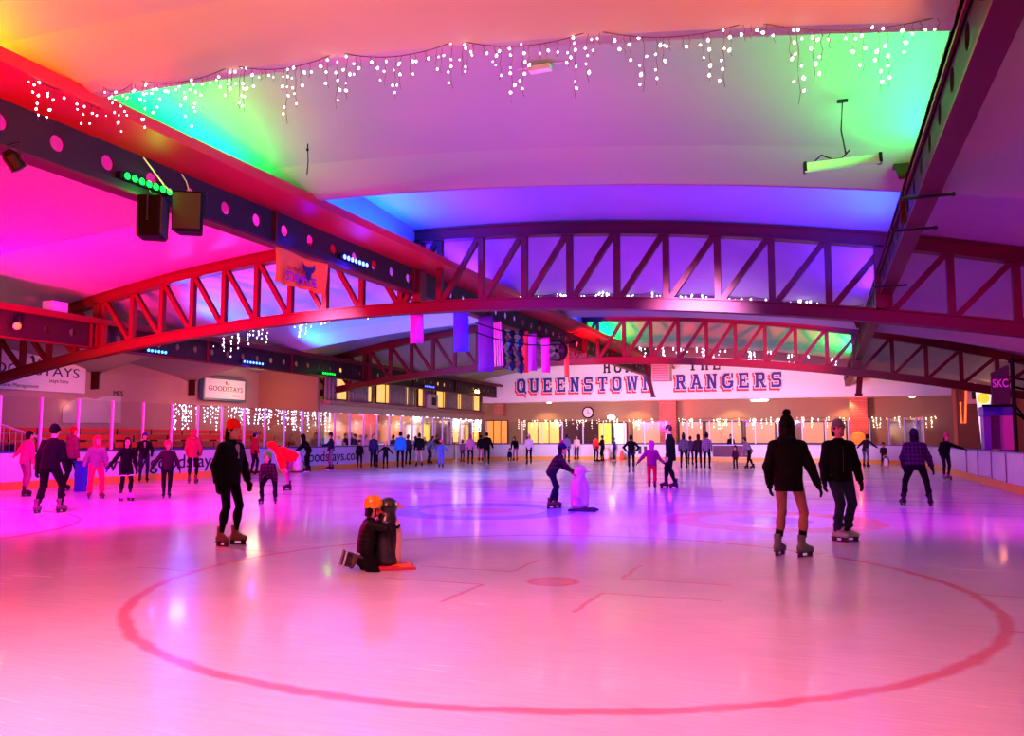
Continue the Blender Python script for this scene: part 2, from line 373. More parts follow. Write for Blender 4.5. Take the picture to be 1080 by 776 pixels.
# ---------------------------------------------------------------- trusses
def chord(zc, k, d): return EYE + zc - k * d * d
def truss(Y, label):
    loc = (XC, Y, 0); t = thing('roof_truss', label, 'roof truss', loc)
    kb, kt = 0.0057, 0.0075; zb, zt = 3.62, 6.05; D0, D1 = -17.9, 20.4
    for nm, z0, k, up in (('bottom_chord', zb, kb, 1), ('top_chord', zt, kt, -1)):
        m = MB(loc); nseg = 48
        for (wy, za, zz) in ((0.17, 0.0, 0.035), (0.10, 0.035, 0.30), (0.17, 0.30, 0.335)):
            rows = []
            for i in range(nseg + 1):
                d = D0 + (D1 - D0) * i / nseg; z = chord(z0, k, d); a, b2 = (z + za, z + zz) if up > 0 else (z - zz, z - za)
                rows.append([(XC + d, Y - wy, a), (XC + d, Y + wy, a), (XC + d, Y + wy, b2), (XC + d, Y - wy, b2), (XC + d, Y - wy, a)])
            m.grid(rows)
            for r in (rows[0], rows[-1]): m.add(r[:4], [(0, 1, 2, 3)])
        m.build(nm, redpaint, t)
    posts = [-0.25] + [1.02 + 1.31 * i for i in range(15)]; lposts = [-1.58 - 1.285 * i for i in range(13)]
    def one(d, name='post'):
        m = MB(loc); m.bar((XC + d, Y, chord(zb, kb, d) + 0.33), (XC + d, Y, chord(zt, kt, d) - 0.33), 0.17, 0.16, (1, 0, 0)); m.build(name, redpaint, t)
    for d in posts + lposts: one(d)
    def diag(d0, d1):
        m = MB(loc); s = 0.1 if d1 > d0 else -0.1
        m.bar((XC + d0 + s, Y, chord(zb, kb, d0) + 0.32), (XC + d1 - s, Y, chord(zt, kt, d1) - 0.32), 0.14, 0.15, (0, 1, 0)); m.build('brace', redpaint, t)
    for a, b2 in zip(posts, posts[1:]): diag(a, b2)
    lp = [-0.25] + lposts
    for a, b2 in zip(lp, lp[1:]): diag(a, b2)
    for d in (XL1 - XC + 0.05, XL2 - XC, XR1 - XC):
        m = MB(loc); zz = chord(zb, kb, d); m.bar((XC + d, Y, zz + 0.3), (XC + d, Y, chord(zt, kt, d) - 0.3), 0.34, 0.24, (1, 0, 0)); m.build('beam_post', redpaint, t)
truss(TY[1], 'large arched red lattice truss spanning the rink in front of the other one')
truss(TY[2], 'smaller looking red arched truss behind the large one, before the lettered wall')

# tapered steel plates where the ceiling ribs meet the beams, and clamp bars
for i, (X, Y, w, lab) in enumerate([(XR1 - 0.05, 13.35, 0.40, 'tapered dark red bracket plate beside the hanging fluorescent lamp'),
                         (XR1 - 0.05, 31.15, 0.40, 'tapered dark red bracket plate seen through the large truss by the dark beam'),
                         (XR1 - 0.05, 7.7, 0.40, 'tapered red bracket plate at the top edge of the picture by the dark beam'),
                         (-29.22, 26.1, 0.46, 'dark red bracket plate below the ceiling near the wall banner'),
                         (-29.15, 31.75, 0.42, 'dark red bracket plate below the ceiling beside the hanging sign box')]):
    zt = arc(EDGE, X) + (0.20 if i < 3 else 0.0); zb = zt - (0.24 if i < 3 else 0.75)
    m = MB((X, Y, zb)); a = w / 2
    m.prism([(X - a, Y - 0.09, zt), (X - a * (0.6 if i < 3 else 1), Y - 0.09, zb), (X + a, Y - 0.09, zb), (X + a, Y - 0.09, zt)], (0, 0.03, 0))
    m.box(X - a, X + a, Y - 0.06, Y + 0.02, zt - 0.06, zt)
    o = m.build('roof_bracket', mat('bracket_paint', (60, 6, 10), 0.6, spec=0.2)); o.location = (X, Y, zb); tag(o, lab, 'bracket')
for X, Y, lab in ((XR1 + 0.1, 12.3, 'thin steel clamp bar under the dark beam, the one closer to the hanging lamp'), (XR1 + 0.1, 14.2, 'thin steel clamp bar under the dark beam beside the tapered bracket'),
                  (XR1 + 0.1, 19.4, 'thin steel clamp bar under the dark beam just before the large truss')):
    z = EYE + 3.33; m = MB((X, Y, z)); m.tube([(X - 0.33, Y, z), (X + 0.3, Y, z)], 0.025); m.tube([(X - 0.33, Y, z), (X - 0.33, Y, z + 0.1)], 0.02); m.ball((X + 0.3, Y, z), 0.035)
    o = m.build('clamp_bar', darkmetal); o.location = (X, Y, z); tag(o, lab, 'clamp')

# --------------------------------------------------------------- lettering
def oct_ring(x0, x1, y0, y1, t, c):
    o = [(x0 + c, y0), (x1 - c, y0), (x1, y0 + c), (x1, y1 - c), (x1 - c, y1), (x0 + c, y1), (x0, y1 - c), (x0, y0 + c)]
    ci = max(0.02, c - t * 0.4)
    i_ = [(x0 + t + ci, y0 + t * .8), (x1 - t - ci, y0 + t * .8), (x1 - t, y0 + t * .8 + ci), (x1 - t, y1 - t * .8 - ci), (x1 - t - ci, y1 - t * .8), (x0 + t + ci, y1 - t * .8), (x0 + t, y1 - t * .8 - ci), (x0 + t, y0 + t * .8 + ci)]
    return o, i_
def rc(x0, x1, y0, y1): return [(x0, y0), (x1, y0), (x1, y1), (x0, y1)]
T_ = 0.22; S_ = 0.13
def ring_quads(a): 
    o, i_ = a; return [[o[k], o[(k + 1) % 8], i_[(k + 1) % 8], i_[k]] for k in range(8)]
def glyph(ch):
    w = 0.86; t = T_; s = S_
    def stem(x, e=0.07): return [rc(x, x + t, 0, 1), rc(x - e, x + t + e, 0, s), rc(x - e, x + t + e, 1 - s, 1)]
    if ch == 'O': return ring_quads(oct_ring(0, w, 0, 1, t, 0.2))
    if ch == 'Q': return ring_quads(oct_ring(0, w, 0, 1, t, 0.2)) + [[(0.46, 0.3), (0.92, -0.16), (0.98, 0.02), (0.62, 0.36)]]
    if ch == 'U': return [rc(0.05, 0.05 + t, 0.15, 1), rc(w - 0.05 - t, w - 0.05, 0.15, 1), rc(0.2, w - 0.2, 0, 0.18), [(0.05, 0.15), (0.2, 0), (0.27, 0.18), (0.27, 0.2)], [(w - 0.2, 0), (w - 0.05, 0.15), (w - 0.27, 0.2), (w - 0.27, 0.18)], rc(-0.03, 0.36, 1 - s, 1), rc(w - 0.36, w + 0.03, 1 - s, 1)]
    if ch in 'EF':
        r = stem(0.08) + [rc(0.08, 0.8, 1 - s * 1.2, 1), rc(0.66, 0.8, 0.68, 1), rc(0.2, 0.58, 0.43, 0.57), rc(0.48, 0.58, 0.33, 0.67)]
        return r + ([rc(0.08, 0.82, 0, s * 1.2), rc(0.68, 0.82, 0, 0.32)] if ch == 'E' else [])
    if ch == 'N': return [rc(0.08, 0.08 + t * .85, 0, 1), rc(w - 0.08 - t * .85, w - 0.08, 0, 1), [(0.08, 1), (w - 0.08 - t, 0), (w - 0.08, 0), (0.08 + t, 1)], rc(0, 0.36, 0, s), rc(0, 0.2, 1 - s, 1), rc(w - 0.36, w, 1 - s, 1)]
    if ch == 'S': return [rc(0.16, 0.68, 0.82, 1), rc(0.0, 0.2, 0.6, 0.86), [(0.0, 0.86), (0.16, 1), (0.2, 0.82)], [(0, 0.6), (0.2, 0.6), (0.2, 0.56), (0.14, 0.45)], rc(0.14, 0.66, 0.42, 0.58), [(0.66, 0.58), (0.8, 0.45), (0.6, 0.42)], rc(0.6, 0.8, 0.14, 0.45), [(0.8, 0.14), (0.66, 0), (0.6, 0.18)], rc(0.12, 0.68, 0, 0.18), rc(0.66, 0.8, 0.64, 1), rc(0, 0.14, 0, 0.36)]
    if ch == 'T': return [rc(w / 2 - t / 2, w / 2 + t / 2, 0, 1), rc(0, w, 1 - s * 1.2, 1), rc(0, 0.13, 0.66, 1), rc(w - 0.13, w, 0.66, 1), rc(0.2, w - 0.2, 0, s)]
    if ch == 'W': return [[(0.04, 1), (0.18, 0), (0.36, 0), (0.24, 1)], [(0.18, 0), (0.36, 0), (0.6, 1), (0.45, 1)], [(0.45, 1), (0.6, 1), (0.86, 0), (0.68, 0)], [(0.68, 0), (0.86, 0), (1.0, 1), (0.8, 1)], rc(-0.04, 0.34, 1 - s, 1), rc(0.7, 1.08, 1 - s, 1)]
    if ch == 'R': return stem(0.08) + [rc(0.08, 0.66, 1 - s * 1.3, 1), rc(0.2, 0.66, 0.42, 0.57), rc(0.58, 0.8, 0.52, 0.9), [(0.66, 1), (0.58, 0.9), (0.8, 0.9)], [(0.58, 0.54), (0.66, 0.42), (0.8, 0.54)], [(0.36, 0.45), (0.62, 0), (0.86, 0), (0.6, 0.45)], rc(0.56, 0.92, 0, s)]
    if ch == 'A': return [[(0.02, 0), (0.22, 0), (0.54, 1), (0.34, 1)], [(0.36, 1), (0.56, 1), (0.88, 0), (0.66, 0)], rc(0.24, 0.66, 0.26, 0.4), rc(-0.05, 0.32, 0, s), rc(0.56, 0.96, 0, s), rc(0.2, 0.56, 1 - s, 1)]
    if ch == 'G': return ring_quads(oct_ring(0, w, 0, 1, t, 0.2))[:2] + ring_quads(oct_ring(0, w, 0, 1, t, 0.2))[4:] + [rc(w - t, w, 0.1, 0.46), rc(0.46, w + 0.03, 0.36, 0.5), rc(w - 0.14, w, 0.66, 1)]
    if ch == 'H': return stem(0.08) + stem(w - 0.08 - t) + [rc(0.2, w - 0.2, 0.42, 0.58)]
    if ch == 'M': return stem(0.06, 0.06) + stem(0.94 - t, 0.06) + [[(0.06, 1), (0.3, 1), (0.6, 0.3), (0.42, 0.3)], [(0.42, 0.3), (0.6, 0.3), (0.94, 1), (0.7, 1)]]
    return []
def gw(ch): return 1.06 if ch == 'W' else (1.0 if ch == 'M' else 0.88)
def grow(poly, d):
    n = len(poly); ar = sum(poly[i][0] * poly[(i + 1) % n][1] - poly[(i + 1) % n][0] * poly[i][1] for i in range(n))
    p = [Vector((q[0], q[1])) for q in (poly if ar > 0 else poly[::-1])]; out = []
    for i in range(n):
        e0 = (p[i] - p[i - 1]); e1 = (p[(i + 1) % n] - p[i])
        if e0.length < 1e-6 or e1.length < 1e-6: out.append(p[i]); continue
        n0 = Vector((e0.y, -e0.x)).normalized(); n1 = Vector((e1.y, -e1.x)).normalized(); b = n0 + n1
        if b.length < 1e-3: out.append(p[i] + n0 * d); continue
        b.normalize(); out.append(p[i] + b * min(d / max(0.35, b.dot(n0)), 2.5 * d))
    return [(q.x, q.y) for q in out]
def word(root, text, x0, x1, zb, h, y, mats, slant=0.0, drop=0.0):
    tot = sum(gw(c) if c != ' ' else 0.7 for c in text) + 0.40 * (len(text) - 1); k = (x1 - x0) / tot; x = x0
    for ch in text:
        if ch == ' ': x += 1.1 * k; continue
        z = zb + drop * (x - x0) / (x1 - x0)
        def mk(name, d, dx, dz, yy, mt, par):
            m = MB(root.location)
            for ip, p in enumerate(glyph(ch)):
                q = grow(p, d) if d else p
                m.prism([(x + (a + dx) * k, yy - 0.0009 * ip, z + (b + dz) * h) for a, b in q], (0, 0.012, 0))
            return m.build(name, mt, par)
        if len(mats) > 1:
            lt = mk('letter', 0, 0, 0, y - 0.042, mats[0], root)
            mk('outline', 0.065, 0, 0, y - 0.028, mats[1], lt); mk('drop_shadow', 0.095, -0.10, -0.10, y - 0.014, mats[2], lt)
        else: mk('letter', 0, 0, 0, y - 0.04, mats[0], root)
        x += (gw(ch) + 0.40) * k
blue_l = mat('navy_letter_paint', (28, 30, 128), 0.6); wht_l = mat('pale_letter_outline', (225, 215, 220), 0.6); red_l = mat('red_letter_shadow_paint', (235, 30, 50), 0.6); blk_l = mat('black_letter_paint', (16, 14, 18), 0.6)
t = thing('wall_lettering', 'long row of blue slab letters with red shadows on the white far wall', 'wall lettering', (-12, YB - 0.01, 5.0))
word(t, 'QUEENSTOWN', -21.75, -11.35, 5.0, 1.05, YB - 0.01, (blue_l, wht_l, red_l))
word(t, 'RANGERS', -9.75, -2.55, 5.0, 1.05, YB - 0.01, (blue_l, wht_l, red_l))
t = thing('wall_lettering', 'smaller black slab letters half hidden behind the truss above the blue letters', 'wall lettering', (-12, YB - 0.01, 6.3))
word(t, 'HOME', -15.0, -11.9, 6.3, 0.8, YB - 0.01, (blk_l,)); word(t, 'OF', -11.2, -9.7, 6.3, 0.8, YB - 0.01, (blk_l,)); word(t, 'THE', -8.8, -6.6, 6.3, 0.8, YB - 0.01, (blk_l,))
# ------------------------------------------------------------ rink boards
kick = mat('yellow_kick_plate', (232, 170, 60), 0.5, vary=0.08)
navy = mat('blue_cap_rail', (40, 46, 140), 0.4, vary=0.1)
postm = mat('white_glass_post', (222, 214, 226), 0.35, vary=0.04)
glass = glass_mat()
def path_arc(cx, cy, r, a0, a1, n): return [(cx + r * math.cos(R(a0 + (a1 - a0) * i / n)), cy + r * math.sin(R(a0 + (a1 - a0) * i / n))) for i in range(n + 1)]
def sweep(m, pts, prof, closed=True):
    rows = []
    for i, p in enumerate(pts):
        a = Vector(pts[max(i - 1, 0)]); b = Vector(pts[min(i + 1, len(pts) - 1)]); d = (b - a).normalized(); nrm = Vector((d.y, -d.x))   # to the right of travel
        rows.append([(p[0] + nrm.x * o, p[1] + nrm.y * o, z) for o, z in prof] + ([(p[0] + nrm.x * prof[0][0], p[1] + nrm.y * prof[0][0], prof[0][1])] if closed else []))
    m.grid(rows)
    for r in (rows[0], rows[-1]): m.add(r[:len(prof)], [tuple(range(len(prof)))])
def boards(label, pts, loc, panel, glass_from=None, gap=None, post_top=2.85, spacing=1.37, hide=()):
    t = thing('rink_boards', label, 'rink boards', loc)
    m = MB(loc); sweep(m, pts, [(0, 0.0), (0.0, 1.12), (-0.09, 1.12), (-0.09, 0.0)]); m.build('board_panel', panel, t)
    m = MB(loc); sweep(m, pts, [(0.035, 0.0), (0.035, 0.24), (0.001, 0.25), (0.001, 0.0)]); m.build('kick_plate', kick, t)
    m = MB(loc); sweep(m, pts, [(0.03, 1.12), (0.03, 1.17), (-0.13, 1.17), (-0.13, 1.12)]); m.build('cap_rail', navy, t)
    if glass_from is not None:
        L = 0; last = None; d = glass_from; prev = None
        segs = []; acc = 0
        for a, b in zip(pts, pts[1:]):
            ln = math.dist(a, b)
            while d <= acc + ln:
                f = (d - acc) / ln; segs.append((a[0] + (b[0] - a[0]) * f, a[1] + (b[1] - a[1]) * f)); d += spacing
            acc += ln
        for i, p in enumerate(segs):
            q = segs[i + 1] if i + 1 < len(segs) else segs[i - 1]
            dr = Vector((q[0] - p[0], q[1] - p[1])).normalized()
            m = MB(loc); m.frame_box((p[0], p[1], (1.17 + post_top) / 2), (dr.x * 0.035, dr.y * 0.035, 0), (dr.y * 0.045, -dr.x * 0.045, 0), (0, 0, (post_top - 1.17) / 2)); m.build('glass_post', postm, t)
            if i + 1 < len(segs):
                m = MB(loc); e = dr * 0.04; m.bar((p[0] + e.x, p[1] + e.y, (1.2 + post_top) / 2), (q[0] - e.x, q[1] - e.y, (1.2 + post_top) / 2), 0.012, post_top - 1.22)
                m.build('glass_pane', glass, t)
    return t
XB, XBR, YF, RC = -23.0, 5.05, 57.0, 7.5
lilac = mat('white_dasher_panel', (206, 206, 222), 0.4, vary=0.04, scale=1.5)
left_pts = [(XB, -4 + 1.0 * i) for i in range(0, int(YF - RC + 4) + 1)]
lb = boards('long white boards on the seating side, printed with large black web address letters', left_pts, (XB, 0, 0), lilac, glass_from=18.4, spacing=1.37)
far_pts = path_arc(XB + RC, YF - RC, RC, 180, 90, 14) + [(XB + RC + 1 + i, YF) for i in range(int(XBR - XB - 2 * RC - 1))] + path_arc(XBR - RC, YF - RC, RC, 90, 0, 16)
fb = boards('white boards with rounded corners closing the far end of the rink', far_pts, (-9, YF, 0), lilac, glass_from=0.4, spacing=1.5, post_top=2.75)
right_pts = [(XBR, YF - RC - 1.0 * i) for i in range(0, int(YF - RC + 4))]
rb = boards('low boards with blue cap rail along the kiosk side', right_pts, (XBR, 20, 0), mat('lilac_translucent_panel', (190, 178, 205), 0.25, vary=0.12, scale=2.5))
for Y in (21.5, 23.6, 25.7, 28.2, 30.5, 33, 35.5):
    m = MB((XBR, 20, 0)); m.box(XBR - 0.03, XBR - 0.002, Y - 0.05, Y + 0.05, 0.24, 1.12); m.build('board_joint', mat('board_joint_metal', (150, 120, 150), 0.3, metal=0.5), rb)
ink = mat('black_print', (24, 22, 30), 0.5)
text_mesh('lettering', 'www.goodstays.com', 0.72, 0.004, ink, lb, (0.012, 24.6, 0.66), (R(90), 0, R(90)), width=7.3, bold=0.004)
text_mesh('lettering', 'www.goodstays.com', 0.72, 0.004, ink, lb, (0.012, 33.95, 0.66), (R(90), 0, R(90)), width=7.2, bold=0.004)
# advertising panels on the far boards
def ad(name, label, px0, px1, col, txt=None, tcol=None):
    a = at_y(px0, 476, YF - 0.02); b = at_y(px1, 476, YF - 0.02); c = ((a.x + b.x) / 2, YF - 0.02, 0.68)
    t = thing(name, label, 'advertising board', c); m = MB(c); m.box(a.x, b.x, YF - 0.03, YF - 0.004, 0.30, 1.06); m.build('panel', mat(name + label[:6], col, 0.5), t)
    if txt: text_mesh('lettering', txt, 0.42, 0.004, mat('ad_text' + txt[:3], tcol, 0.5), t, (0, -0.016, 0), (R(90), 0, 0))
ad('advertising_panel', 'green advertising panel on the far boards behind the crouching woman', 519, 537, (30, 130, 70))
ad('advertising_panel', 'dark maroon advertising panel on the far boards behind the dark couple', 752, 792, (84, 24, 60))
m = MB((-10.9, YF - 0.02, 0.7))
for i, x in enumerate((-0.55, -0.15, 0.25)): m.box(-10.9 - 0.1 + x - 1.2, -10.9 + 0.12 + x - 1.2, YF - 0.03, YF - 0.004, 0.45, 1.0)
o = m.build('wall_marking', ink); o.location = (-10.9, YF - 0.02, 0.7); tag(o, 'black block markings on the far boards beside the slim person in black', 'board marking')

# --------------------------------------------------------------- seating
bench = mat('red_bench_plastic', (205, 30, 36), 0.4, vary=0.08)
conc = mat('grey_tier_concrete', (120, 105, 105), 0.8, vary=0.08)
for i in range(4):
    x1 = -25.2 - i * 0.95; z = 0.45 + i * 0.30; y0, y1 = 20.5, 36.6
    loc = (x1, y0, 0); t = thing('bleacher_bench', ['front red bench row of the seating behind the glass', 'second red bench row of the seating from the glass', 'third red bench row of the seating from the glass', 'topmost red bench row against the side wall'][i], 'bench', loc, group='red bench rows')
    m = MB(loc); m.box(x1 - 0.95, x1, y0, y1, 0, z - 0.02); m.build('tier', conc, t)
    m = MB(loc); m.box(x1 - 0.42, x1 - 0.02, y0, y1, z + 0.30, z + 0.37); m.build('seat', bench, t)
    m = MB(loc); m.box(x1 - 0.50, x1 - 0.45, y0, y1, z + 0.44, z + 0.62); m.build('backrest', bench, t)
    for k in range(9):
        yy = y0 + 0.4 + k * 1.9; m = MB(loc); m.box(x1 - 0.40, x1 - 0.05, yy, yy + 0.05, z - 0.02, z + 0.30); m.box(x1 - 0.47, x1 - 0.42, yy, yy + 0.05, z - 0.02, z + 0.62); m.build('bracket', darkmetal, t)
# stair rail near the banner
cream_m = mat('pale_rail_paint', (230, 205, 190), 0.4)
loc = (-27.0, 14.5, 0); t = thing('stair_railing', 'pale sloping stair handrail with balusters under the wall banner', 'railing', loc)
A, B = Vector((-24.6, 14.9, 3.05)), Vector((-24.6, 20.2, 1.45))
m = MB(loc); m.tube([A, B], 0.045); m.build('handrail', cream_m, t)
m = MB(loc); m.tube([A + Vector((0, 0, -0.9)), B + Vector((0, 0, -0.9))], 0.035); m.build('bottom_rail', cream_m, t)
for k in range(26):
    p = A.lerp(B, k / 25); m = MB(loc); m.tube([p, p + Vector((0, 0, -0.9))], 0.014 if k % 12 else 0.035, 6); m.build('baluster', cream_m, t)
m = MB(loc); 
for k in range(12):
    f = k / 11; p = A.lerp(B, f); m.box(-26.4, -24.5, p.y - 0.24, p.y + 0.24, 0, max(0.12, p.z - 0.95))
m.build('step', conc, t)
# pale mountain mural on the side wall
mw = mat('pale_mural_print', (196, 202, 184), 0.7, vary=0.2, scale=0.9)
a = at_x(65, 445, -29.45); b = at_x(126, 445, -29.45)
pts = [(65, 446), (65, 430), (72, 424), (82, 420), (90, 419), (100, 421), (108, 418), (118, 417), (127, 418), (127, 446)]
P = [at_x(x, y, -29.46) for x, y in pts]; loc = (-29.46, a.y, 2.2); m = MB(loc); m.prism(P[::-1], (0.04, 0, 0)); o = m.build('wall_mural', mw); o.location = loc
tag(o, 'pale rounded hill shaped mural on the side wall above the benches', 'mural')

# ----------------------------------------------------- signs on the left
signw = mat('white_sign_vinyl', (232, 226, 232), 0.5, vary=0.03); grey_t = mat('dark_grey_sign_text', (46, 40, 52), 0.5)
def wallsign(name, label, y0, y1, z0, z1, X, txt, sub, frame):
    c = (X, (y0 + y1) / 2, (z0 + z1) / 2); t = thing(name, label, 'sign', c); m = MB(c); m.box(X, X + 0.06 if not frame else X + 0.25, y0, y1, z0, z1); m.build('sign_panel', signw, t, bevel=0.02)
    if frame:
        m = MB(c); fm = mat('teal_sign_frame', (60, 110, 130), 0.4)
        for a in ((y0 - .1, y1 + .1, z0 - .1, z0), (y0 - .1, y1 + .1, z1, z1 + .1), (y0 - .1, y0, z0, z1), (y1, y1 + .1, z0, z1)): m.box(X - 0.02, X + 0.24, *a)
        m.build('sign_frame', fm, t)
    e = 0.07 if not frame else 0.26
    h = z1 - z0
    text_mesh('lettering', txt, h * 0.36, 0.004, grey_t, t, (e, 0, 0.0 if frame else h * 0.02), (R(90), 0, R(90)), width=(y1 - y0) * 0.86)
    for bd, sz, py, pz in sub: text_mesh('small_lettering', bd, sz, 0.003, grey_t, t, (e, py, pz), (R(90), 0, R(90)))
    # the little bird on a roof emblem
    m = MB((0, 0, 0)); s = h * 0.16; m.prism([(e, 0.0, h * .22), (e, s * .5, h * .22), (e, s * .4, h * .36), (e, s * .05, h * .42), (e, -s * .5, h * .36), (e, -s * .1, h * .34)], (0.004, 0, 0))
    m.prism([(e, s * 1.0, h * .20), (e, s * 1.6, h * .20), (e, s * 1.6, h * .28), (e, s * 1.3, h * .33), (e, s * 1.0, h * .28)], (0.004, 0, 0)); m.build('emblem', grey_t, t)
    return t
wallsign('wall_banner', 'big white lettered banner on the side wall behind the truss foot', 20.6, 25.7, 3.45, 5.0, -29.45, 'GOODSTAYS', [('stays here', 0.22, 1.25, -0.33), ('Holiday Home Management', 0.22, -0.9, -0.6)], False)
wallsign('hanging_sign', 'white lettered sign box with teal frame by the seating', 32.5, 35.5, 3.6, 4.6, -29.3, 'GOODSTAYS', [('stays here', 0.15, 0.8, -0.3)], True)
o = text_mesh('wall_sign_lettering', 'MES', 0.32, 0.01, grey_t, None, (-29.485, at_x(125, 415, -29.47).y, at_x(125, 415, -29.47).z), (R(90), 0, R(90))); tag(o, 'small dark lettering high on the side wall above the mural', 'lettering')

# ------------------------------------------------ curtained wall at left
drape = mat('grey_brown_drape', (150, 130, 106), 0.85, vary=0.2, scale=3)
warmpane = emis('warm_lit_window_glass', (250, 190, 104), 1.15)
palepane = emis('pale_lit_window_glass', (240, 200, 130), 0.9)
framem = mat('dark_window_frame', (50, 36, 30), 0.5)
def window(name, x0, x1, y, z0, z1, nm, pane, plane='y'):
    # plane 'y': faces the camera at depth y; plane 'x': x0..x1 run along y and y is the wall's x
    def P(a, d, z): return (a, y + d, z) if plane == 'y' else (y - d, a, z)
    def bx(m, a0, a1, d0, d1, z0, z1):
        p, q = P(a0, d0, z0), P(a1, d1, z1); m.box(min(p[0], q[0]), max(p[0], q[0]), min(p[1], q[1]), max(p[1], q[1]), z0, z1)
    loc = P((x0 + x1) / 2, 0, z0); t = thing(name, None, None, loc); t['kind'] = 'structure'
    m = MB(loc); w = 0.07
    bx(m, x0, x1, -0.06, 0.06, z0, z0 + w); bx(m, x0, x1, -0.06, 0.06, z1 - w, z1); bx(m, x0, x0 + w, -0.06, 0.06, z0, z1); bx(m, x1 - w, x1, -0.06, 0.06, z0, z1)
    for k in range(1, nm): xx = x0 + (x1 - x0) * k / nm; bx(m, xx - 0.03, xx + 0.03, -0.05, 0.05, z0, z1)
    m.build('window_frame', framem, t)
    m = MB(loc); bx(m, x0 + w, x1 - w, -0.01, 0.01, z0 + w, z1 - w); m.build('window_pane', pane, t)
    return t
wn = 0
def nextw():
    global wn; wn += 1; return 'window_%d' % wn
yy = YR + 0.6
while yy < 58.5:
    window(nextw(), yy, yy + 2.3, -25.62, 3.7, 5.6, 2, warmpane, 'x'); yy += 2.75
yy = YR + 0.6; k = 0
while yy < 58.5:
    window(nextw(), yy, yy + 2.2, -25.62, 1.2, 2.8, 2, warmpane if k % 3 else palepane, 'x'); yy += 2.75; k += 1
def curtain(label, y0, y1, z0, z1, X, amp=0.12, pitch=0.32):
    loc = (X, y0, z0); m = MB(loc); n = int((y1 - y0) / pitch * 6)
    rows = []
    for zf in (0, 0.25, 0.5, 0.75, 1):
        rows.append([(X + amp * math.sin(2 * math.pi * i / 6 + 0.6 * math.sin(i * 0.37 + zf)), y0 + (y1 - y0) * i / n, z0 + (z1 - z0) * zf + (0.03 * math.sin(i * 0.5) if zf == 0 else 0)) for i in range(n + 1)])
    m.grid(rows); o = m.build('curtain', drape, smooth=True); o.location = loc
    so = o.modifiers.new('thick', 'SOLIDIFY'); so.thickness = 0.015
    tag(o, label, 'curtain', 'drapes in the upper side windows')
ords = ['first', 'second', 'third', 'fourth', 'fifth', 'sixth', 'seventh', 'eighth']
for i, (a, b) in enumerate(((37.4, 38.5), (39.8, 41.9), (44.4, 46.4), (46.9, 47.6), (49.0, 50.6), (52.4, 54.4), (55.2, 57.3))):
    curtain('grey brown pleated curtain in the upper side windows, %s from the beige wall' % ords[i], a, b, 3.62, 5.7, -25.32)
m = MB((-25.4, YR + 0.3, 3.5)); m.box(-25.54, -24.95, YR + 0.3, 59, 3.42, 3.60); o = m.build('wall_ledge', mat('mauve_ledge', (150, 96, 100), 0.6)); o.location = (-25.4, YR + .3, 3.5); tag(o, 'long mauve ledge running below the curtained windows', 'ledge')
p = at_x(456, 437, -25.1); p.z = 3.605 + 0.45; p.x = -25.09; m = MB((p.x, p.y, p.z)); m.box(p.x - 0.1, p.x + 0.1, p.y - 0.65, p.y + 0.65, p.z - 0.45, p.z + 0.5); m.cur = 1; m.box(p.x + 0.1, p.x + 0.13, p.y - 0.3, p.y + 0.3, p.z - 0.25, p.z + 0.3)
o = m.build('speaker_box', [mat('beige_speaker_case', (190, 170, 150), 0.5), black]); o.location = p; tag(o, 'small beige speaker box on the ledge end below the curtains', 'speaker')

# ---------------------------------------------------- far wall openings
def yw(px, z_py, y=59.62): return at_y(px, z_py, y)
def fwin(px0, px1, py0, py1, n, pane):
    a = yw(px0, py1); b = yw(px1, py0); window(nextw(), a.x, b.x, 59.62, max(1.0, a.z), b.z, n, pane)
darkpane = mat('dim_window_glass', (88, 62, 40), 0.15, vary=0.2)
orangepane = emis('orange_lit_window_glass', (255, 150, 70), 1.0)
fwin(513, 536, 443, 468, 3, orangepane); fwin(556, 591, 444, 468, 3, warmpane); fwin(593, 611, 444, 468, 1, darkpane); fwin(611, 630, 444, 468, 1, darkpane)
tanpane = emis('tan_lit_screen', (214, 160, 96), 0.42)
fwin(667, 697, 444, 468, 1, tanpane); fwin(716, 742, 444, 468, 1, tanpane); fwin(744, 783, 444, 468, 1, tanpane); fwin(786, 818, 444, 468, 1, tanpane); fwin(846, 893, 444, 468, 2, tanpane)
def door(nm, px0, px1, py0, pane, mt):
    a = yw(px0, 470); b = yw(px1, py0); loc = (a.x, 59.6, 0); t = thing(nm, None, None, loc); t['kind'] = 'structure'
    m = MB(loc); m.box(a.x, b.x, 59.52, 59.66, 0, b.z); m.build('door_frame', framem, t)
    m = MB(loc); m.box(a.x + 0.1, b.x - 0.1, 59.48, 59.56, 0.05, b.z - 0.1); d = m.build('door_leaf', mt, t)
    m = MB(loc); m.ball((b.x - 0.22, 59.45, 1.05), 0.04); m.build('door_handle', steel, t)
door('door_1', 631, 646, 445, None, emis('yellow_lit_doorway', (255, 205, 60), 1.2)); door('door_2', 647, 662, 445, None, emis('white_lit_door', (255, 232, 214), 0.75))
door('door_3', 480, 492, 441, None, emis('orange_lit_doorway', (240, 120, 50), 0.7))
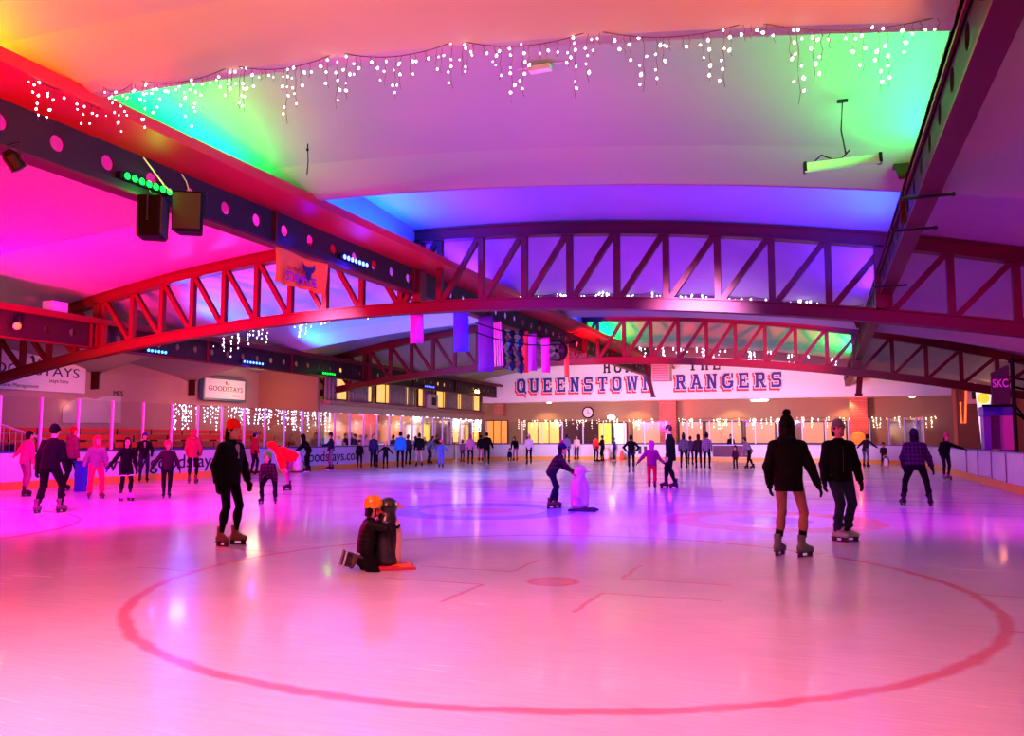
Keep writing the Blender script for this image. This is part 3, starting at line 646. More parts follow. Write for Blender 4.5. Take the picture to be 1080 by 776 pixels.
# wall clock
p = at_y(620.5, 435, 59.6); loc = (p.x, 59.62, p.z); t = thing('wall_clock', 'round dark rimmed clock on the far wall under the lettering', 'clock', loc)
m = MB(loc); m.lathe((p.x, 59.6, p.z), [(0.46, 0), (0.46, 0.1), (0.37, 0.12)], 28, (0, -1, 0)); m.build('rim', black, t)
m = MB(loc); m.lathe((p.x, 59.55, p.z), [(0.36, 0), (0.36, 0.10)], 28, (0, -1, 0)); m.build('dial', mat('clock_dial', (235, 225, 215), 0.5), t)
m = MB(loc); m.bar((p.x, 59.44, p.z), (p.x, 59.44, p.z + 0.26), 0.03, 0.01, (0, 1, 0)); m.build('minute_hand', black, t)
m = MB(loc); m.bar((p.x, 59.43, p.z), (p.x + 0.16, 59.43, p.z - 0.06), 0.04, 0.01, (0, 1, 0)); m.build('hour_hand', black, t)
# brick piers
def brick_mat():
    mt = bpy.data.materials.new('brick_pier_wall'); mt.use_nodes = True; n = mt.node_tree.nodes; l = mt.node_tree.links
    tc = n.new('ShaderNodeTexCoord'); mp = n.new('ShaderNodeMapping'); mp.inputs['Rotation'].default_value = (R(90), 0, 0); l.new(tc.outputs['Object'], mp.inputs[0])
    b = n.new('ShaderNodeTexBrick'); b.inputs['Scale'].default_value = 2.4; b.inputs['Color1'].default_value = rgb(150, 60, 44); b.inputs['Color2'].default_value = rgb(176, 84, 60); b.inputs['Mortar'].default_value = rgb(190, 170, 150); b.inputs['Mortar Size'].default_value = 0.02
    l.new(mp.outputs[0], b.inputs['Vector']); l.new(b.outputs[0], n['Principled BSDF'].inputs['Base Color']); n['Principled BSDF'].inputs['Roughness'].default_value = 0.85; return mt
bm = brick_mat()
for i, (px, w, z0) in enumerate(((705, 1.15, 0), (527, 0.75, 3.3), (905.5, 1.1, 0))):
    p = at_y(px, 440, 59.2); m = MB((p.x, 59.2, z0)); m.box(p.x - w / 2, p.x + w / 2, 58.9, 59.7, z0, 4.27); o = m.build('trim_%d' % (i + 1), bm); o.location = (p.x, 59.2, z0); struct(o)
# downlights and the lit tube in the soffit
def lamp_disc(px, py, y, lab, strength=25, col=(255, 235, 200)):
    p = at_y(px, py, y); m = MB((p.x, y, 4.22)); m.lathe((p.x, y, 4.2), [(0.16, 0), (0.18, 0.07)], 14); o = m.build('soffit_lamp', emis('soffit_lamp_glow%d' % strength, col, strength)); o.location = (p.x, y, 4.22); tag(o, lab, 'ceiling lamp')
    return p
lamp_disc(579, 424, 58.4, 'round soffit lamp under the blue letters above the lit yellow window', 6); lamp_disc(962, 419, 58.4, 'round soffit lamp above the plaid jacket man', 6)
p = at_y(645, 440, 59.3); loc = (p.x, 59.3, p.z); t = thing('wall_lamp', 'bright white lamp above the two doors on the far wall', 'lamp', loc)
m = MB(loc); m.box(p.x - 0.25, p.x + 0.25, 59.3, 59.6, p.z - 0.1, p.z + 0.1); m.build('bracket', steel, t)
m = MB(loc); m.ball((p.x, 59.22, p.z), (0.3, 0.12, 0.16), 14, 8); m.build('bulb', emis('white_wall_lamp_glow', (255, 240, 220), 14), t, smooth=True)
p = at_y(801, 425.5, 58.6); loc = (p.x, 58.6, 4.15); t = thing('tube_lamp', 'lit fluorescent tube under the soffit above the woman in the bobble hat', 'lamp', loc)
m = MB(loc); m.box(p.x - 0.65, p.x + 0.65, 58.55, 58.7, 4.2, 4.27); m.build('housing', steel, t)
m = MB(loc); m.tube([(p.x - 0.55, 58.6, 4.17), (p.x + 0.55, 58.6, 4.17)], 0.04); m.build('tube', emis('white_tube_glow', (240, 250, 245), 16), t)
p = at_y(537, 440, 59.2)
# added glowing ball standing for the orange light pool at the pier's foot
p = at_y(905, 462, 58.4); loc = (p.x, 58.4, p.z - 0.6); t = thing('orange_glow_ball', 'added glowing orange ball in place of the light pool at the brick pier foot', 'glow ball', loc)
m = MB(loc); m.tube([(p.x, 58.4, 0), (p.x, 58.4, p.z - 0.5)], 0.05); m.lathe((p.x, 58.4, 0), [(0.3, 0), (0.3, 0.05)], 16); m.build('stand', darkmetal, t)
m = MB(loc); m.ball((p.x, 58.4, p.z), (0.45, 0.3, 0.45), 18, 12); m.build('globe', emis('orange_pool_glow', (255, 110, 40), 1.1), t, smooth=True)

# ------------------------------------------------- things hung from beams
def led_bar(label, X, y0, y1, z, col, n=7, strength=60, s=0.05):
    loc = (X, y0, z); t = thing('led_bar', label, 'stage light', loc)
    m = MB(loc); m.box(X - 0.05, X + 0.06, y0 - 0.05, y1 + 0.05, z - 0.07, z + 0.04); m.build('housing', black, t)
    e = emis('led_glow_%d_%d_%d_%d' % (col + (strength,)), col, strength)
    for i in range(n):
        y = y0 + (y1 - y0) * (i + 0.5) / n; m = MB(loc); m.ball((X + 0.075, y, z - 0.015), (0.02, s, s), 10, 6); m.build('led', e, t, smooth=True)
led_bar('glowing green light bar clipped on the ridge beam beside the black speakers', XL1 + 0.08, 10.05, 11.15, EYE + 4.42, (0, 255, 70), 7, 2.6, 0.06)
led_bar('glowing blue light bar on the ridge beam just past the orange flag', XL1 + 0.08, 16.7, 17.9, EYE + 4.44, (50, 70, 255), 7, 22, 0.06)
led_bar('glowing blue light bar on the lower beam above the black jacketed pair', XL2 + 0.1, 22.9, 23.9, EYE + 3.25, (40, 120, 255), 6, 16, 0.05)
led_bar('glowing blue light bar on the lower beam above the hanging sign', XL2 + 0.1, 28.2, 29.6, EYE + 3.30, (50, 90, 255), 7, 20, 0.05)
led_bar('glowing green light bar on the lower beam at the far truss', XL2 + 0.1, 34.1, 35.3, EYE + 3.25, (0, 255, 70), 6, 2.6, 0.05)
led_bar('glowing blue light bar on the lower beam before the curtains', XL2 + 0.1, 45.2, 46.6, EYE + 3.25, (50, 60, 255), 6, 16, 0.05)
led_bar('glowing amber light bar at the end of the lower beam', XL2 + 0.1, 53.0, 53.8, EYE + 3.35, (255, 190, 110), 3, 20, 0.12)
def parcan(label, loc, tgt, col=(255, 60, 30), strength=6, r=0.11):
    t = thing('par_can_lamp', label, 'stage light', loc); c = Vector(loc); d = (Vector(tgt) - c).normalized()
    m = MB(loc); m.lathe(c, [(r * .6, -0.16), (r, -0.08), (r, 0.12), (r * 1.1, 0.13)], 18, d); m.build('can', black, t, smooth=False)
    m = MB(loc); m.lathe(c + d * 0.132, [(r * .92, 0), (r * .5, 0.015)], 18, d); m.build('lens', emis('par_lens_%d_%d_%d_%d' % (col + (int(strength * 10),)), col, strength), t)
    m = MB(loc); m.tube([c + Vector((-r - .02, 0, 0)), c + Vector((-r - .02, 0, 0.26)), c + Vector((r + .02, 0, 0.26)), c + Vector((r + .02, 0, 0))], 0.014, 6); m.build('yoke', darkmetal, t)
parcan('black round spotlight under the ridge beam near the picture edge', (XL1 + 0.2, 7.45, EYE + 4.0), (-4, 2, 2), (90, 60, 90), 0.3)
parcan('second black spotlight under the ridge beam, angled down', (XL1 + 0.2, 8.05, EYE + 3.98), (-9, 12, 0), (60, 40, 50), 0.2)
parcan('red glowing spotlight on the lower beam above the pink jacketed skater', (XL2 + 0.28, 17.6, EYE + 3.45), (-14, 14, 3), (255, 60, 30), 5, 0.12)
parcan('red glowing spotlight on the ridge beam before the far truss', (XL1 + 0.68, 34.5, EYE + 4.2), (-4, 36, 5), (255, 40, 40), 10, 0.14)
# pair of loudspeakers on the ridge beam
def speaker(label, c, rz):
    t = thing('loudspeaker', label, 'loudspeaker', c, rz)
    m = MB(); m.prism([(-0.26, -0.2, -0.36), (0.26, -0.2, -0.36), (0.2, 0.2, -0.36), (-0.2, 0.2, -0.36)], (0, 0, 0.72)); m.build('cabinet', mat('black_speaker_case', (5, 5, 6), 0.6, spec=0.1), t, bevel=0.03)
    m = MB(); m.box(-0.23, 0.23, -0.225, -0.2, -0.32, 0.32); m.build('grille', mat('speaker_grille', (30, 28, 32), 0.7, vary=0.4, scale=80), t)
    m = MB(); m.tube([(-0.28, 0, -0.1), (-0.28, 0.0, 0.40), (0.28, 0, 0.40), (0.28, 0, -0.1)], 0.018, 6); m.build('yoke', darkmetal, t)
p = at_x(160, 230, XL1 + 0.25); speaker('black loudspeaker of the hanging pair, the one nearer the picture edge', (p.x, p.y, p.z), R(120))
p = at_x(195, 226, XL1 + 0.45); speaker('black loudspeaker of the hanging pair, the one facing the ice', (p.x + 0.1, p.y, p.z), R(30))
m = MB((XL1 + 0.12, 11.0, 6.5)); m.tube([(XL1 + 0.1, 10.5, EYE + 4.86), (XL1 + 0.15, 10.95, 6.05), (XL1 + 0.2, 11.1, 5.95)], 0.015, 6); m.tube([(XL1 + 0.1, 11.4, EYE + 4.84), (XL1 + 0.12, 11.5, 6.3), (XL1 + 0.2, 11.55, 6.0)], 0.012, 6)
o = m.build('power_cable', mat('pale_cable', (190, 210, 150), 0.5)); o.location = (XL1 + 0.12, 11.0, 6.5); tag(o, 'pale looping cable running down to the pair of loudspeakers', 'cable')
# orange team flag under the ridge beam
def flagcloth(x, y0, y1, z0, z1, sag):
    m = MB((x, y0, z1)); rows = []
    for j in range(13):
        f = j / 12
        rows.append([(x + 0.05 * math.sin(i * 0.9) * f + 0.03 * math.sin(i * 0.31 + f * 3), y0 + (y1 - y0) * i / 24 * (1 - 0.02 * f), z1 + (z0 - z1) * f - 0.12 * math.sin(math.pi * i / 24) * (1 - f) * sag) for i in range(25)])
    m.grid(rows); return m
t = thing('team_flag', 'orange team flag with a bull emblem hanging under the ridge beam', 'flag', (XL1, 14.3, 5.72))
o = flagcloth(XL1, 14.3, 16.25, 4.94, 5.72, 0.3).build('cloth', mat('orange_flag_cloth', (255, 92, 24), 0.8, vary=0.06), t, smooth=True); so = o.modifiers.new('thick', 'SOLIDIFY'); so.thickness = 0.006
pur = mat('purple_flag_print', (165, 30, 140), 0.7); dk = mat('navy_flag_print', (34, 14, 60), 0.7)
text_mesh('lettering', 'STAMPEDE', 0.30, 0.004, pur, t, (0.085, 0.85, -0.60), (R(90), R(0), R(90)), width=1.15, bold=0.008)
text_mesh('small_lettering', 'SOUTHERN', 0.13, 0.004, mat('dark_red_flag_print', (140, 16, 30), 0.7), t, (0.085, 0.62, -0.41), (R(90), 0, R(90)), width=0.6)
m = MB(); e = 0.085; hd = [(e, 0.86, -0.16), (e, 0.94, -0.24), (e, 1.10, -0.27), (e, 1.26, -0.24), (e, 1.34, -0.14), (e, 1.36, -0.27), (e, 1.28, -0.36), (e, 1.22, -0.38), (e, 1.19, -0.52), (e, 1.10, -0.58), (e, 1.02, -0.52), (e, 0.98, -0.38), (e, 0.90, -0.34)]
m.prism(hd, (0.006, 0, 0)); m.build('bull_emblem', dk, t)
# row of hanging pennants and streamers below the ridge beam
def pennant(label, x, y, z0, z1, w, col, kind='cloth'):
    loc = (x, y, z1); m = MB(loc)
    if kind == 'cloth':
        m.grid([[(x - w / 2 + w * i / 8, y + 0.05 * math.sin(i * 0.8 + f * 2) * f, z1 + (z0 - z1) * f) for i in range(9)] for f in [j / 8 for j in range(9)]])
        o = m.build('hanging_banner', mat('banner_%d_%d_%d' % col, col, 0.7, vary=0.08), smooth=True); so = o.modifiers.new('thick', 'SOLIDIFY'); so.thickness = 0.01
    elif kind == 'stripe':
        for i in range(7): m.tube([(x - w * .35 + w * .7 * i / 6, y, z1), (x - w / 2 + w * i / 6, y + 0.03, z0)], 0.035, 6)
        o = m.build('streamer_curtain', mat('pink_streamer', (205, 130, 190), 0.5))
    elif kind == 'tinsel':
        r_ = random.Random(3)
        for i in range(3):
            xx = x - w / 2 + w * i / 2; m.tube([(xx + 0.06 * math.sin(k), y, z1 + (z0 - z1) * k / 10 * (0.9 + 0.08 * i)) for k in range(11)], 0.12, 8, radii=[0.10 + 0.04 * (k % 2) for k in range(11)])
        o = m.build('tinsel_garland', mat('dark_tinsel', (20, 26, 44), 0.3, metal=0.3))
    o.location = loc; tag(o, label, 'hanging decoration'); return o
def hang(label, px0, px1, pyb, y, col, kind='cloth', dx=0.0):
    a = at_y((px0 + px1) / 2, pyb, y); b = at_y(px1, pyb, y); c = at_y(px0, pyb, y); pennant(label, a.x, y, a.z, EYE + (4.06 if kind == 'tinsel' else 4.21), b.x - c.x, col, kind)
hang('violet hanging banner just behind the large truss', 432, 446, 362, 21.5, (150, 70, 190)); hang('bright blue hanging banner under the ridge beam', 478, 494, 371, 24.0, (30, 90, 235))
hang('indigo hanging banner beside the pink streamers', 504, 520, 392, 25.6, (70, 40, 140)); hang('pink and white striped streamer curtain under the ridge beam', 514, 530, 386, 27.0, (0, 0, 0), 'stripe')
hang('dark glittering tinsel garland under the ridge beam', 530, 549, 391, 28.5, (0, 0, 0), 'tinsel'); hang('red hanging banner beside the dark tinsel', 549, 557, 393, 29.8, (200, 30, 36)); hang('mauve hanging banner between the red and magenta ones', 557, 566, 391, 30.6, (170, 60, 170))
hang('magenta hanging banner, thin and bright', 571, 580, 393, 32.0, (230, 20, 170)); hang('narrow orange hanging ribbon above the blue letters', 595, 600, 398, 34.2, (215, 100, 50))
m = MB((XL1, 22, EYE + 4.2)); 
for dz in (0, -0.32): m.tube([(XL1 + 0.5 + 0.4 * k, 24 + 0.6 * k, EYE + 3.75 + dz - 0.03 * k * (6 - k)) for k in range(7)], 0.02, 6)
o = m.build('power_cable', black); o.location = (XL1, 22, EYE + 4.2); tag(o, 'two slack black cables among the hanging banners', 'cable')
for lab, px, py, y, r in (('black drum shaped fan among the hanging banners', 588, 370, 33.5, 0.45), ('black drum speaker above the truss under the ridge beam', 455, 318, 22.6, 0.28)):
    p = at_y(px, py, y); t = thing('drum_fan', lab, 'fan', p); m = MB(p); m.lathe((p.x, y + 0.12, p.z), [(r * .8, -0.02), (r, 0.0), (r, 0.2), (r * .92, 0.24)], 22, (0, -1, 0)); m.build('housing', black, t)
    m = MB(p)
    for k in range(5): a = 2 * math.pi * k / 5; m.bar((p.x, y - 0.13, p.z), (p.x + r * .85 * math.cos(a), y - 0.13, p.z + r * .85 * math.sin(a)), r * 0.3, 0.02, (0, 1, 0))
    m.build('blade', darkmetal, t); m = MB(p); m.tube([(p.x, y, p.z + r), (p.x, y, EYE + 4.25)], 0.03, 6); m.build('hanger', darkmetal, t)
p = at_y(698, 393, 48.0); loc = (p.x, 48.0, p.z); t = thing('unit_heater', 'cream box heater hanging before the lettered wall between the two words', 'heater', loc)
m = MB(loc); m.box(p.x - 0.55, p.x + 0.55, 47.6, 48.4, p.z - 0.5, p.z + 0.5); m.build('case', mat('cream_heater_case', (222, 196, 160), 0.5), t, bevel=0.03)
m = MB(loc)
for k in range(6): z = p.z - 0.35 + k * 0.14; m.box(p.x - 0.45, p.x + 0.45, 47.56, 47.6, z, z + 0.06)
m.build('louvre_slats', mat('heater_slat', (170, 140, 110), 0.5), t)
m = MB(loc); m.tube([(p.x - 0.4, 48, p.z + 0.5), (p.x - 0.4, 48, EYE + 4.3)], 0.03, 6); m.tube([(p.x + 0.4, 48, p.z + 0.5), (p.x + 0.4, 48, EYE + 4.3)], 0.03, 6); m.build('hanger', darkmetal, t)
a = at_y(681, 388, 50); b = at_y(689, 418, 50); m = MB(tuple(a)); m.bar(a + Vector((-.1, 0, .5)), b, 0.22, 0.12, (0, 1, 0)); m.box(b.x - 0.15, b.x + 0.15, 49.9, 50.1, b.z - 0.05, b.z + 0.05); o = m.build('roof_strut', redpaint); o.location = a; tag(o, 'dark slanting steel strut between the two blue words', 'strut')
p = at_y(906, 398, 50); m = MB(tuple(p)); m.bar(p + Vector((0.1, 0, .6)), p + Vector((-0.05, 0, -0.95)), 0.3, 0.14, (0, 1, 0)); m.box(p.x - 0.25, p.x + 0.15, 49.9, 50.1, p.z - 1.05, p.z - 0.9); o = m.build('roof_strut', redpaint); o.location = p; tag(o, 'short dark steel strut hanging at the end of the far truss', 'strut')
# hanging fluorescent lamp
A, B = at_y(849, 177, 11.5), at_y(928, 167, 11.6)
loc = tuple((A + B) / 2); t = thing('fluorescent_lamp', 'unlit tube lamp hanging on a wire below the green ceiling panel', 'lamp', loc)
m = MB(loc); m.bar(A, B, 0.12, 0.10); m.build('housing', mat('pale_lamp_housing', (215, 230, 235), 0.35), t)
m = MB(loc); d = (B - A).normalized(); m.tube([A + Vector((0, -0.05, -0.065)), B + Vector((0, -0.05, -0.065))], 0.02, 8); m.build('tube', mat('lamp_tube', (200, 225, 235), 0.2), t)
m = MB(loc); m.bar(A - d * 0.02, A + d * 0.02, 0.14, 0.13); m.bar(B - d * 0.02, B + d * 0.02, 0.14, 0.13); m.build('end_cap', black, t)
h = at_y(889, 120, 11.6); h.z = arc(5.61, h.x) - 0.06; mid = (A + B) / 2 + Vector((0, 0, 0.07)); q = A.lerp(B, 0.12) + Vector((0, 0, 0.06))
m = MB(loc); m.tube([(h.x, h.y, h.z), (h.x - 0.03, h.y, h.z - 0.4), (h.x + 0.02, h.y, h.z - 0.75), tuple(mid + Vector((0.1, 0, 0.1))), tuple(mid), tuple(mid - d * 0.12), tuple(q + Vector((0.1, 0, 0.09))), tuple(q)], 0.011, 6); m.box(h.x - 0.07, h.x + 0.07, h.y - 0.03, h.y + 0.03, h.z - 0.01, h.z + 0.02); m.build('wire', black, t)
for lab, px, py, y, drop in (('small unlit ceiling lamp hanging by a wire seen through the truss near the dark beam', 868, 286, 29.6, 1.1), ('small unlit ceiling lamp on a wire seen through the truss over the seating', 240, 330, 29.6, 0.9)):
    p = at_y(px, py, y); t = thing('fluorescent_lamp', lab, 'lamp', p); m = MB(p); m.bar(p - Vector((0.75, 0, 0.02)), p + Vector((0.75, 0, 0.02)), 0.14, 0.08); m.build('housing', darkmetal, t); m = MB(p); m.tube([tuple(p), tuple(p + Vector((0.1, 0, drop)))], 0.015, 6); m.build('wire', black, t)
p = at_y(324, 170, 12.3); m = MB(tuple(p)); m.tube([(p.x, p.y, p.z - 0.25), (p.x + 0.02, p.y, p.z), (p.x, p.y, arc(5.5, p.x))], 0.012, 6); m.ball((p.x, p.y, p.z + 0.22), 0.03); o = m.build('hanging_wire', black); o.location = p; tag(o, 'thin loose wire hanging from the ceiling above the ridge beam', 'wire')
p = at_y(570, 126, 10.6); p.z = arc(5.75, p.x) - 0.04; m = MB(tuple(p)); m.box(p.x - 0.16, p.x + 0.16, p.y - 0.06, p.y + 0.06, p.z - 0.05, p.z + 0.03); m.tube([(p.x - 0.35, p.y, p.z + 0.03), (p.x + 0.35, p.y, p.z + 0.03)], 0.01, 6)
o = m.build('emergency_light', mat('pale_emergency_light', (215, 190, 200), 0.5), bevel=0.01); o.location = p; tag(o, 'small pale emergency light on the purple ceiling panel', 'emergency light')
p = at_x(58, 330, XL2 + 0.05); loc = (p.x, p.y, p.z - 0.35); t = thing('junction_box', 'white box standing on top of the lower beam beside the truss end', 'box', loc); m = MB(loc); m.box(p.x - 0.22, p.x + 0.22, p.y - 0.3, p.y + 0.3, EYE + 4.06, p.z + 0.36); m.build('case', mat('white_box_paint', (225, 205, 225), 0.5), t, bevel=0.015)
m = MB(loc); m.tube([(p.x + 0.15, p.y + 0.3, EYE + 4.1), (p.x + 0.2, p.y + 0.7, EYE + 4.05), (p.x + 0.15, p.y + 1.2, EYE + 4.06)], 0.03, 6); m.build('cable', steel, t)
p = at_x(436, 80 + 290, XL2 + 0.05)

# --------------------------------------------------- kiosk side at right
purp = mat('purple_kiosk_panel', (120, 50, 190), 0.4); pinkp = mat('pink_kiosk_panel', (225, 120, 190), 0.4)
a = at_x(1041, 472, 5.9); loc = (6.2, a.y, 0)
y0 = a.y; t = thing('ticket_booth', 'purple and pink booth with a blue header behind the low boards', 'booth', loc)
m = MB(loc); m.box(5.75, 5.98, y0 - 0.5, y0 + 0.2, 0, 2.75); m.build('side_panel', purp, t)
m = MB(loc); m.box(6.35, 6.75, y0 - 0.8, y0 - 0.2, 0, 2.75); m.build('front_panel', pinkp, t)
m = MB(loc); m.box(5.7, 6.8, y0 - 0.85, y0 + 0.25, 2.42, 2.78); m.build('header', mat('blue_booth_header', (50, 40, 190), 0.4), t)
m = MB(loc); m.box(5.98, 6.36, y0 - 0.1, y0 - 0.05, 1.15, 2.4); m.build('window_pane', mat('grey_booth_glass', (150, 130, 150), 0.15, vary=0.4, scale=6), t)
m = MB(loc); m.box(5.75, 6.8, y0 - 0.8, y0 + 0.2, 0.0, 1.12); m.build('counter', purp, t)
# grey hanging banner with a magenta mark
p = at_x(1055, 404, 6.05); loc = tuple(p); y = p.y
t = thing('hanging_banner', 'dark grey hanging banner with magenta lettering above the booth', 'banner', loc)
q0, q1, q2, q3 = [at_y(*v, y) for v in ((1045, 393), (1064, 384), (1066, 426), (1047, 427))]
m = MB(loc); m.prism([tuple(v) for v in (q3, q2, q1, q0)], (0, 0.12, 0)); m.build('banner_panel', mat('grey_banner_cloth', (74, 58, 66), 0.7, vary=0.12), t)
text_mesh('lettering', 'SKC', 0.42, 0.006, emis('magenta_banner_glow', (200, 30, 200), 0.5), t, (0, -0.02, -0.02), (R(90), 0, 0), width=0.5, bold=0.006)
m = MB(loc); m.prism([(-0.05, -0.03, 0.18), (0.0, -0.03, 0.5), (0.05, -0.03, 0.18)], (0, 0.02, 0)); m.prism([(0.08, -0.03, -0.2), (0.13, -0.03, -0.46), (0.16, -0.03, -0.2)], (0, 0.02, 0)); m.build('emblem', MATS['magenta_banner_glow'], t)
m = MB(loc); m.tube([tuple(q1 + Vector((0, 0.1, 0.08))), tuple(q1 + Vector((0.5, 0.1, 0.15)))], 0.05, 6); m.tube([tuple(q2 + Vector((-.9, 0.1, -0.05))), tuple(q2 + Vector((0.2, 0.1, -0.05)))], 0.06, 6); m.tube([tuple(q1 + Vector((0.12, 0.1, 0.3))), tuple(q2 + Vector((0.12, 0.1, -2.6)))], 0.07, 8); m.build('bracket_pole', black, t)
# tall bright sign and the lit doorway behind
p0, p1, p2, p3 = [at_y(*v, 44.0) for v in ((1028, 404), (1046, 408), (1041, 474), (1036, 474))]
loc = tuple(p0); t = thing('tall_pennant', 'tall white pennant with a yellow sun beside the booth', 'pennant', loc); m = MB(loc); m.prism([tuple(v) for v in (p3, p2, p1, p0)], (0, 0.05, 0)); m.build('cloth', emis('backlit_white_cloth', (255, 232, 240), 0.9), t)
m = MB(loc); m.tube([(p3.x - .05, 44.06, 0), (p3.x - 0.05, 44.06, p0.z)], 0.03, 8); m.lathe((p3.x - .05, 44.06, 0), [(0.25, 0), (0.25, 0.06)], 16); m.build('pole', darkmetal, t)
c = at_y(1037, 420, 43.95); m = MB(loc); m.lathe(c, [(0.26, 0), (0.26, 0.03)], 20, (0, -1, 0)); m.build('sun_emblem', emis('backlit_yellow_cloth', (255, 215, 60), 1.0), t)
# neon framed post and timber wall with a notice
a = at_y(1013, 445, 50.0); b = at_y(1019, 412, 50.0); loc = (a.x, 50.0, 0)
t = thing('timber_post', 'brown timber post with a glowing orange outline beside the far corner', 'post', loc); m = MB(loc); m.box(a.x - 0.1, b.x + 1.0, 50.05, 50.3, 0, 4.6); m.build('post', mat('brown_timber', (96, 56, 36), 0.7, vary=0.25, scale=9), t)
m = MB(loc); n0 = at_y(1013, 424, 50); n1 = at_y(1014, 446, 50); n2 = at_y(1018, 446, 50); n3 = at_y(1019, 404, 50); n4 = at_y(1016, 404, 50); m.tube([tuple(v) for v in (n0, n1, n2, n3)], 0.05, 8); m.build('light_outline', emis('orange_neon_glow', (255, 90, 40), 2.2), t)
c = at_y(1027, 411, 49.9); m = MB(tuple(c)); m.box(c.x - 0.32, c.x + 0.32, 49.96, 50.03, c.z - 0.75, c.z + 0.7); m.cur = 1; m.box(c.x - 0.1, c.x + 0.12, 49.94, 49.96, c.z - 0.5, c.z - 0.1); m.box(c.x - 0.2, c.x + 0.15, 49.94, 49.96, c.z + 0.1, c.z + 0.4); o = m.build('notice_board', [mat('pale_notice', (205, 170, 165), 0.6), black]); o.location = c; tag(o, 'pale notice board on the timber wall at the far corner', 'notice')
m = MB((8, 50.3, 0)); m.box(6.6, XE, 50.3, 50.5, 0, 6); struct(m.build('wall_right_return', mat('warm_timber_wall', (168, 112, 70), 0.7, vary=0.1, scale=2)))
# black cables and pipes beyond the banner
p = at_y(1076, 415, 38.5); m = MB(tuple(p)); Y_ = 38.5
for k in range(3): m.tube([(p.x - 0.35 + 0.1 * k, Y_, p.z + 0.7 - 0.4 * k), (p.x + 0.4, Y_ + .1, p.z + 0.5 - 0.4 * k), (p.x + 1.3, Y_ + .2, p.z + 0.6 - 0.4 * k)], 0.05, 6)
for k in range(2): m.tube([(p.x - 0.2, Y_ + .3, p.z - 0.4 - k * .3), (p.x + 0.3, Y_ + .3, p.z - 1.2), (p.x + 0.9, Y_ + .3, p.z - 1.7 - k * .3)], 0.05, 6)
m.tube([(p.x - 0.25, Y_, 0.0), (p.x - 0.25, Y_, p.z + 0.85)], 0.07, 8)
o = m.build('duct_pipe', black); o.location = p; tag(o, 'tangle of black pipes at the picture edge beyond the grey banner', 'pipes')
m = MB((8.3, 36, 0)); m.box(7.4, 9.3, 35.5, 37, 2.2, 2.9); m.box(7.4, 9.3, 35.5, 37, 0, 2.1); o = m.build('equipment_shelf', mat('dark_maroon_shelf', (70, 24, 34), 0.6)); o.location = (8.3, 36, 0); tag(o, 'dark maroon shelf unit behind the booth at the picture edge', 'shelf')
# waste bin beside the side boards
a = at_z(85, 518); loc = (a.x + 0.1, a.y, 0); t = thing('blue_bin', 'blue plastic bin by the side boards behind the tall hooded man', 'bin', loc)
m = MB(loc); m.prism([(loc[0] - 0.16, loc[1] - 0.2, 0), (loc[0] + 0.16, loc[1] - 0.2, 0), (loc[0] + 0.16, loc[1] + 0.2, 0), (loc[0] - 0.16, loc[1] + 0.2, 0)], (0, 0, 0.85)); m.build('tub', mat('blue_bin_plastic', (24, 40, 170), 0.4), t, bevel=0.03)
m = MB(loc); m.box(loc[0] - 0.19, loc[0] + 0.19, loc[1] - 0.23, loc[1] + 0.23, 0.85, 0.90); m.build('rim', mat('blue_bin_plastic', (24, 40, 170), 0.4), t, bevel=0.01)
# -------------------------------------------------------- icicle lights
wirem = mat('pink_clear_wire', (70, 46, 46), 0.5)
bulbm = emis('icicle_bulb_glow', (255, 226, 236), 9.0); bulbw = emis('icicle_bulb_glow_far', (235, 235, 255), 5.0)
def bulb_mesh():
    m = MB(); m.lathe((0, 0, 0), [(0.002, -0.013), (0.009, -0.003), (0.013, 0.008), (0.002, 0.02)], 7, (0.3, 0.2, -1))
    me = bpy.data.meshes.new('bulb'); me.from_pydata(m.v, [], m.f); me.materials.append(bulbm); return me
BULB = bulb_mesh()
def string(label, p, q, sag, drops, group, seed, maxlen=0.75):
    r = random.Random(seed); p, q = Vector(p), Vector(q); t = thing('icicle_light_string', label, 'fairy lights', tuple(p), group=group)
    N = 24; pts = [p.lerp(q, i / N) + Vector((0, 0, -sag * 4 * (i / N) * (1 - i / N))) for i in range(N + 1)]
    m = MB(tuple(p)); m.tube(pts, 0.006, 5); nb = 0; pos = []
    for k in range(drops):
        f = (k + 0.3 + 0.4 * r.random()) / drops; a = pts[int(f * N)]; edge = (1.0, 0.8, 0.45, 0.25, 0.2, 0.3, 0.55)[(k + seed) % 7]; L = maxlen * edge * (0.7 + 0.4 * r.random())
        dp = [a + Vector((0.012 * math.sin(j * 2.1 + k), 0.01 * math.sin(j + k), -L * j / 6)) for j in range(7)]; m.tube(dp, 0.0035, 4)
        n = max(1, int(L / 0.11))
        for j in range(n):
            c = dp[min(6, int((j + 0.7) / n * 6))] + Vector((r.uniform(-.05, .05), r.uniform(-.03, .03), r.uniform(-.02, .02))); pos.append(c)
    m.build('wire', wirem, t)
    for c in pos[:98]:
        o = bpy.data.objects.new('bulb', BULB); COL.objects.link(o); o.parent = t; o.location = c - p; o.rotation_euler = (r.uniform(-.7, .7), r.uniform(-.7, .7), r.uniform(0, 6)); s = r.uniform(0.75, 1.4); o.scale = (s, s, s)
hooks = [at_y(x, y, 8.38) for x, y in ((108, 98), (144, 84), (246, 66), (357, 49), (483, 38), (626, 22), (792, 13), (998, 8))]
for h in hooks: h.z = arc(EDGE, h.x) + 0.05; h.y = 8.36
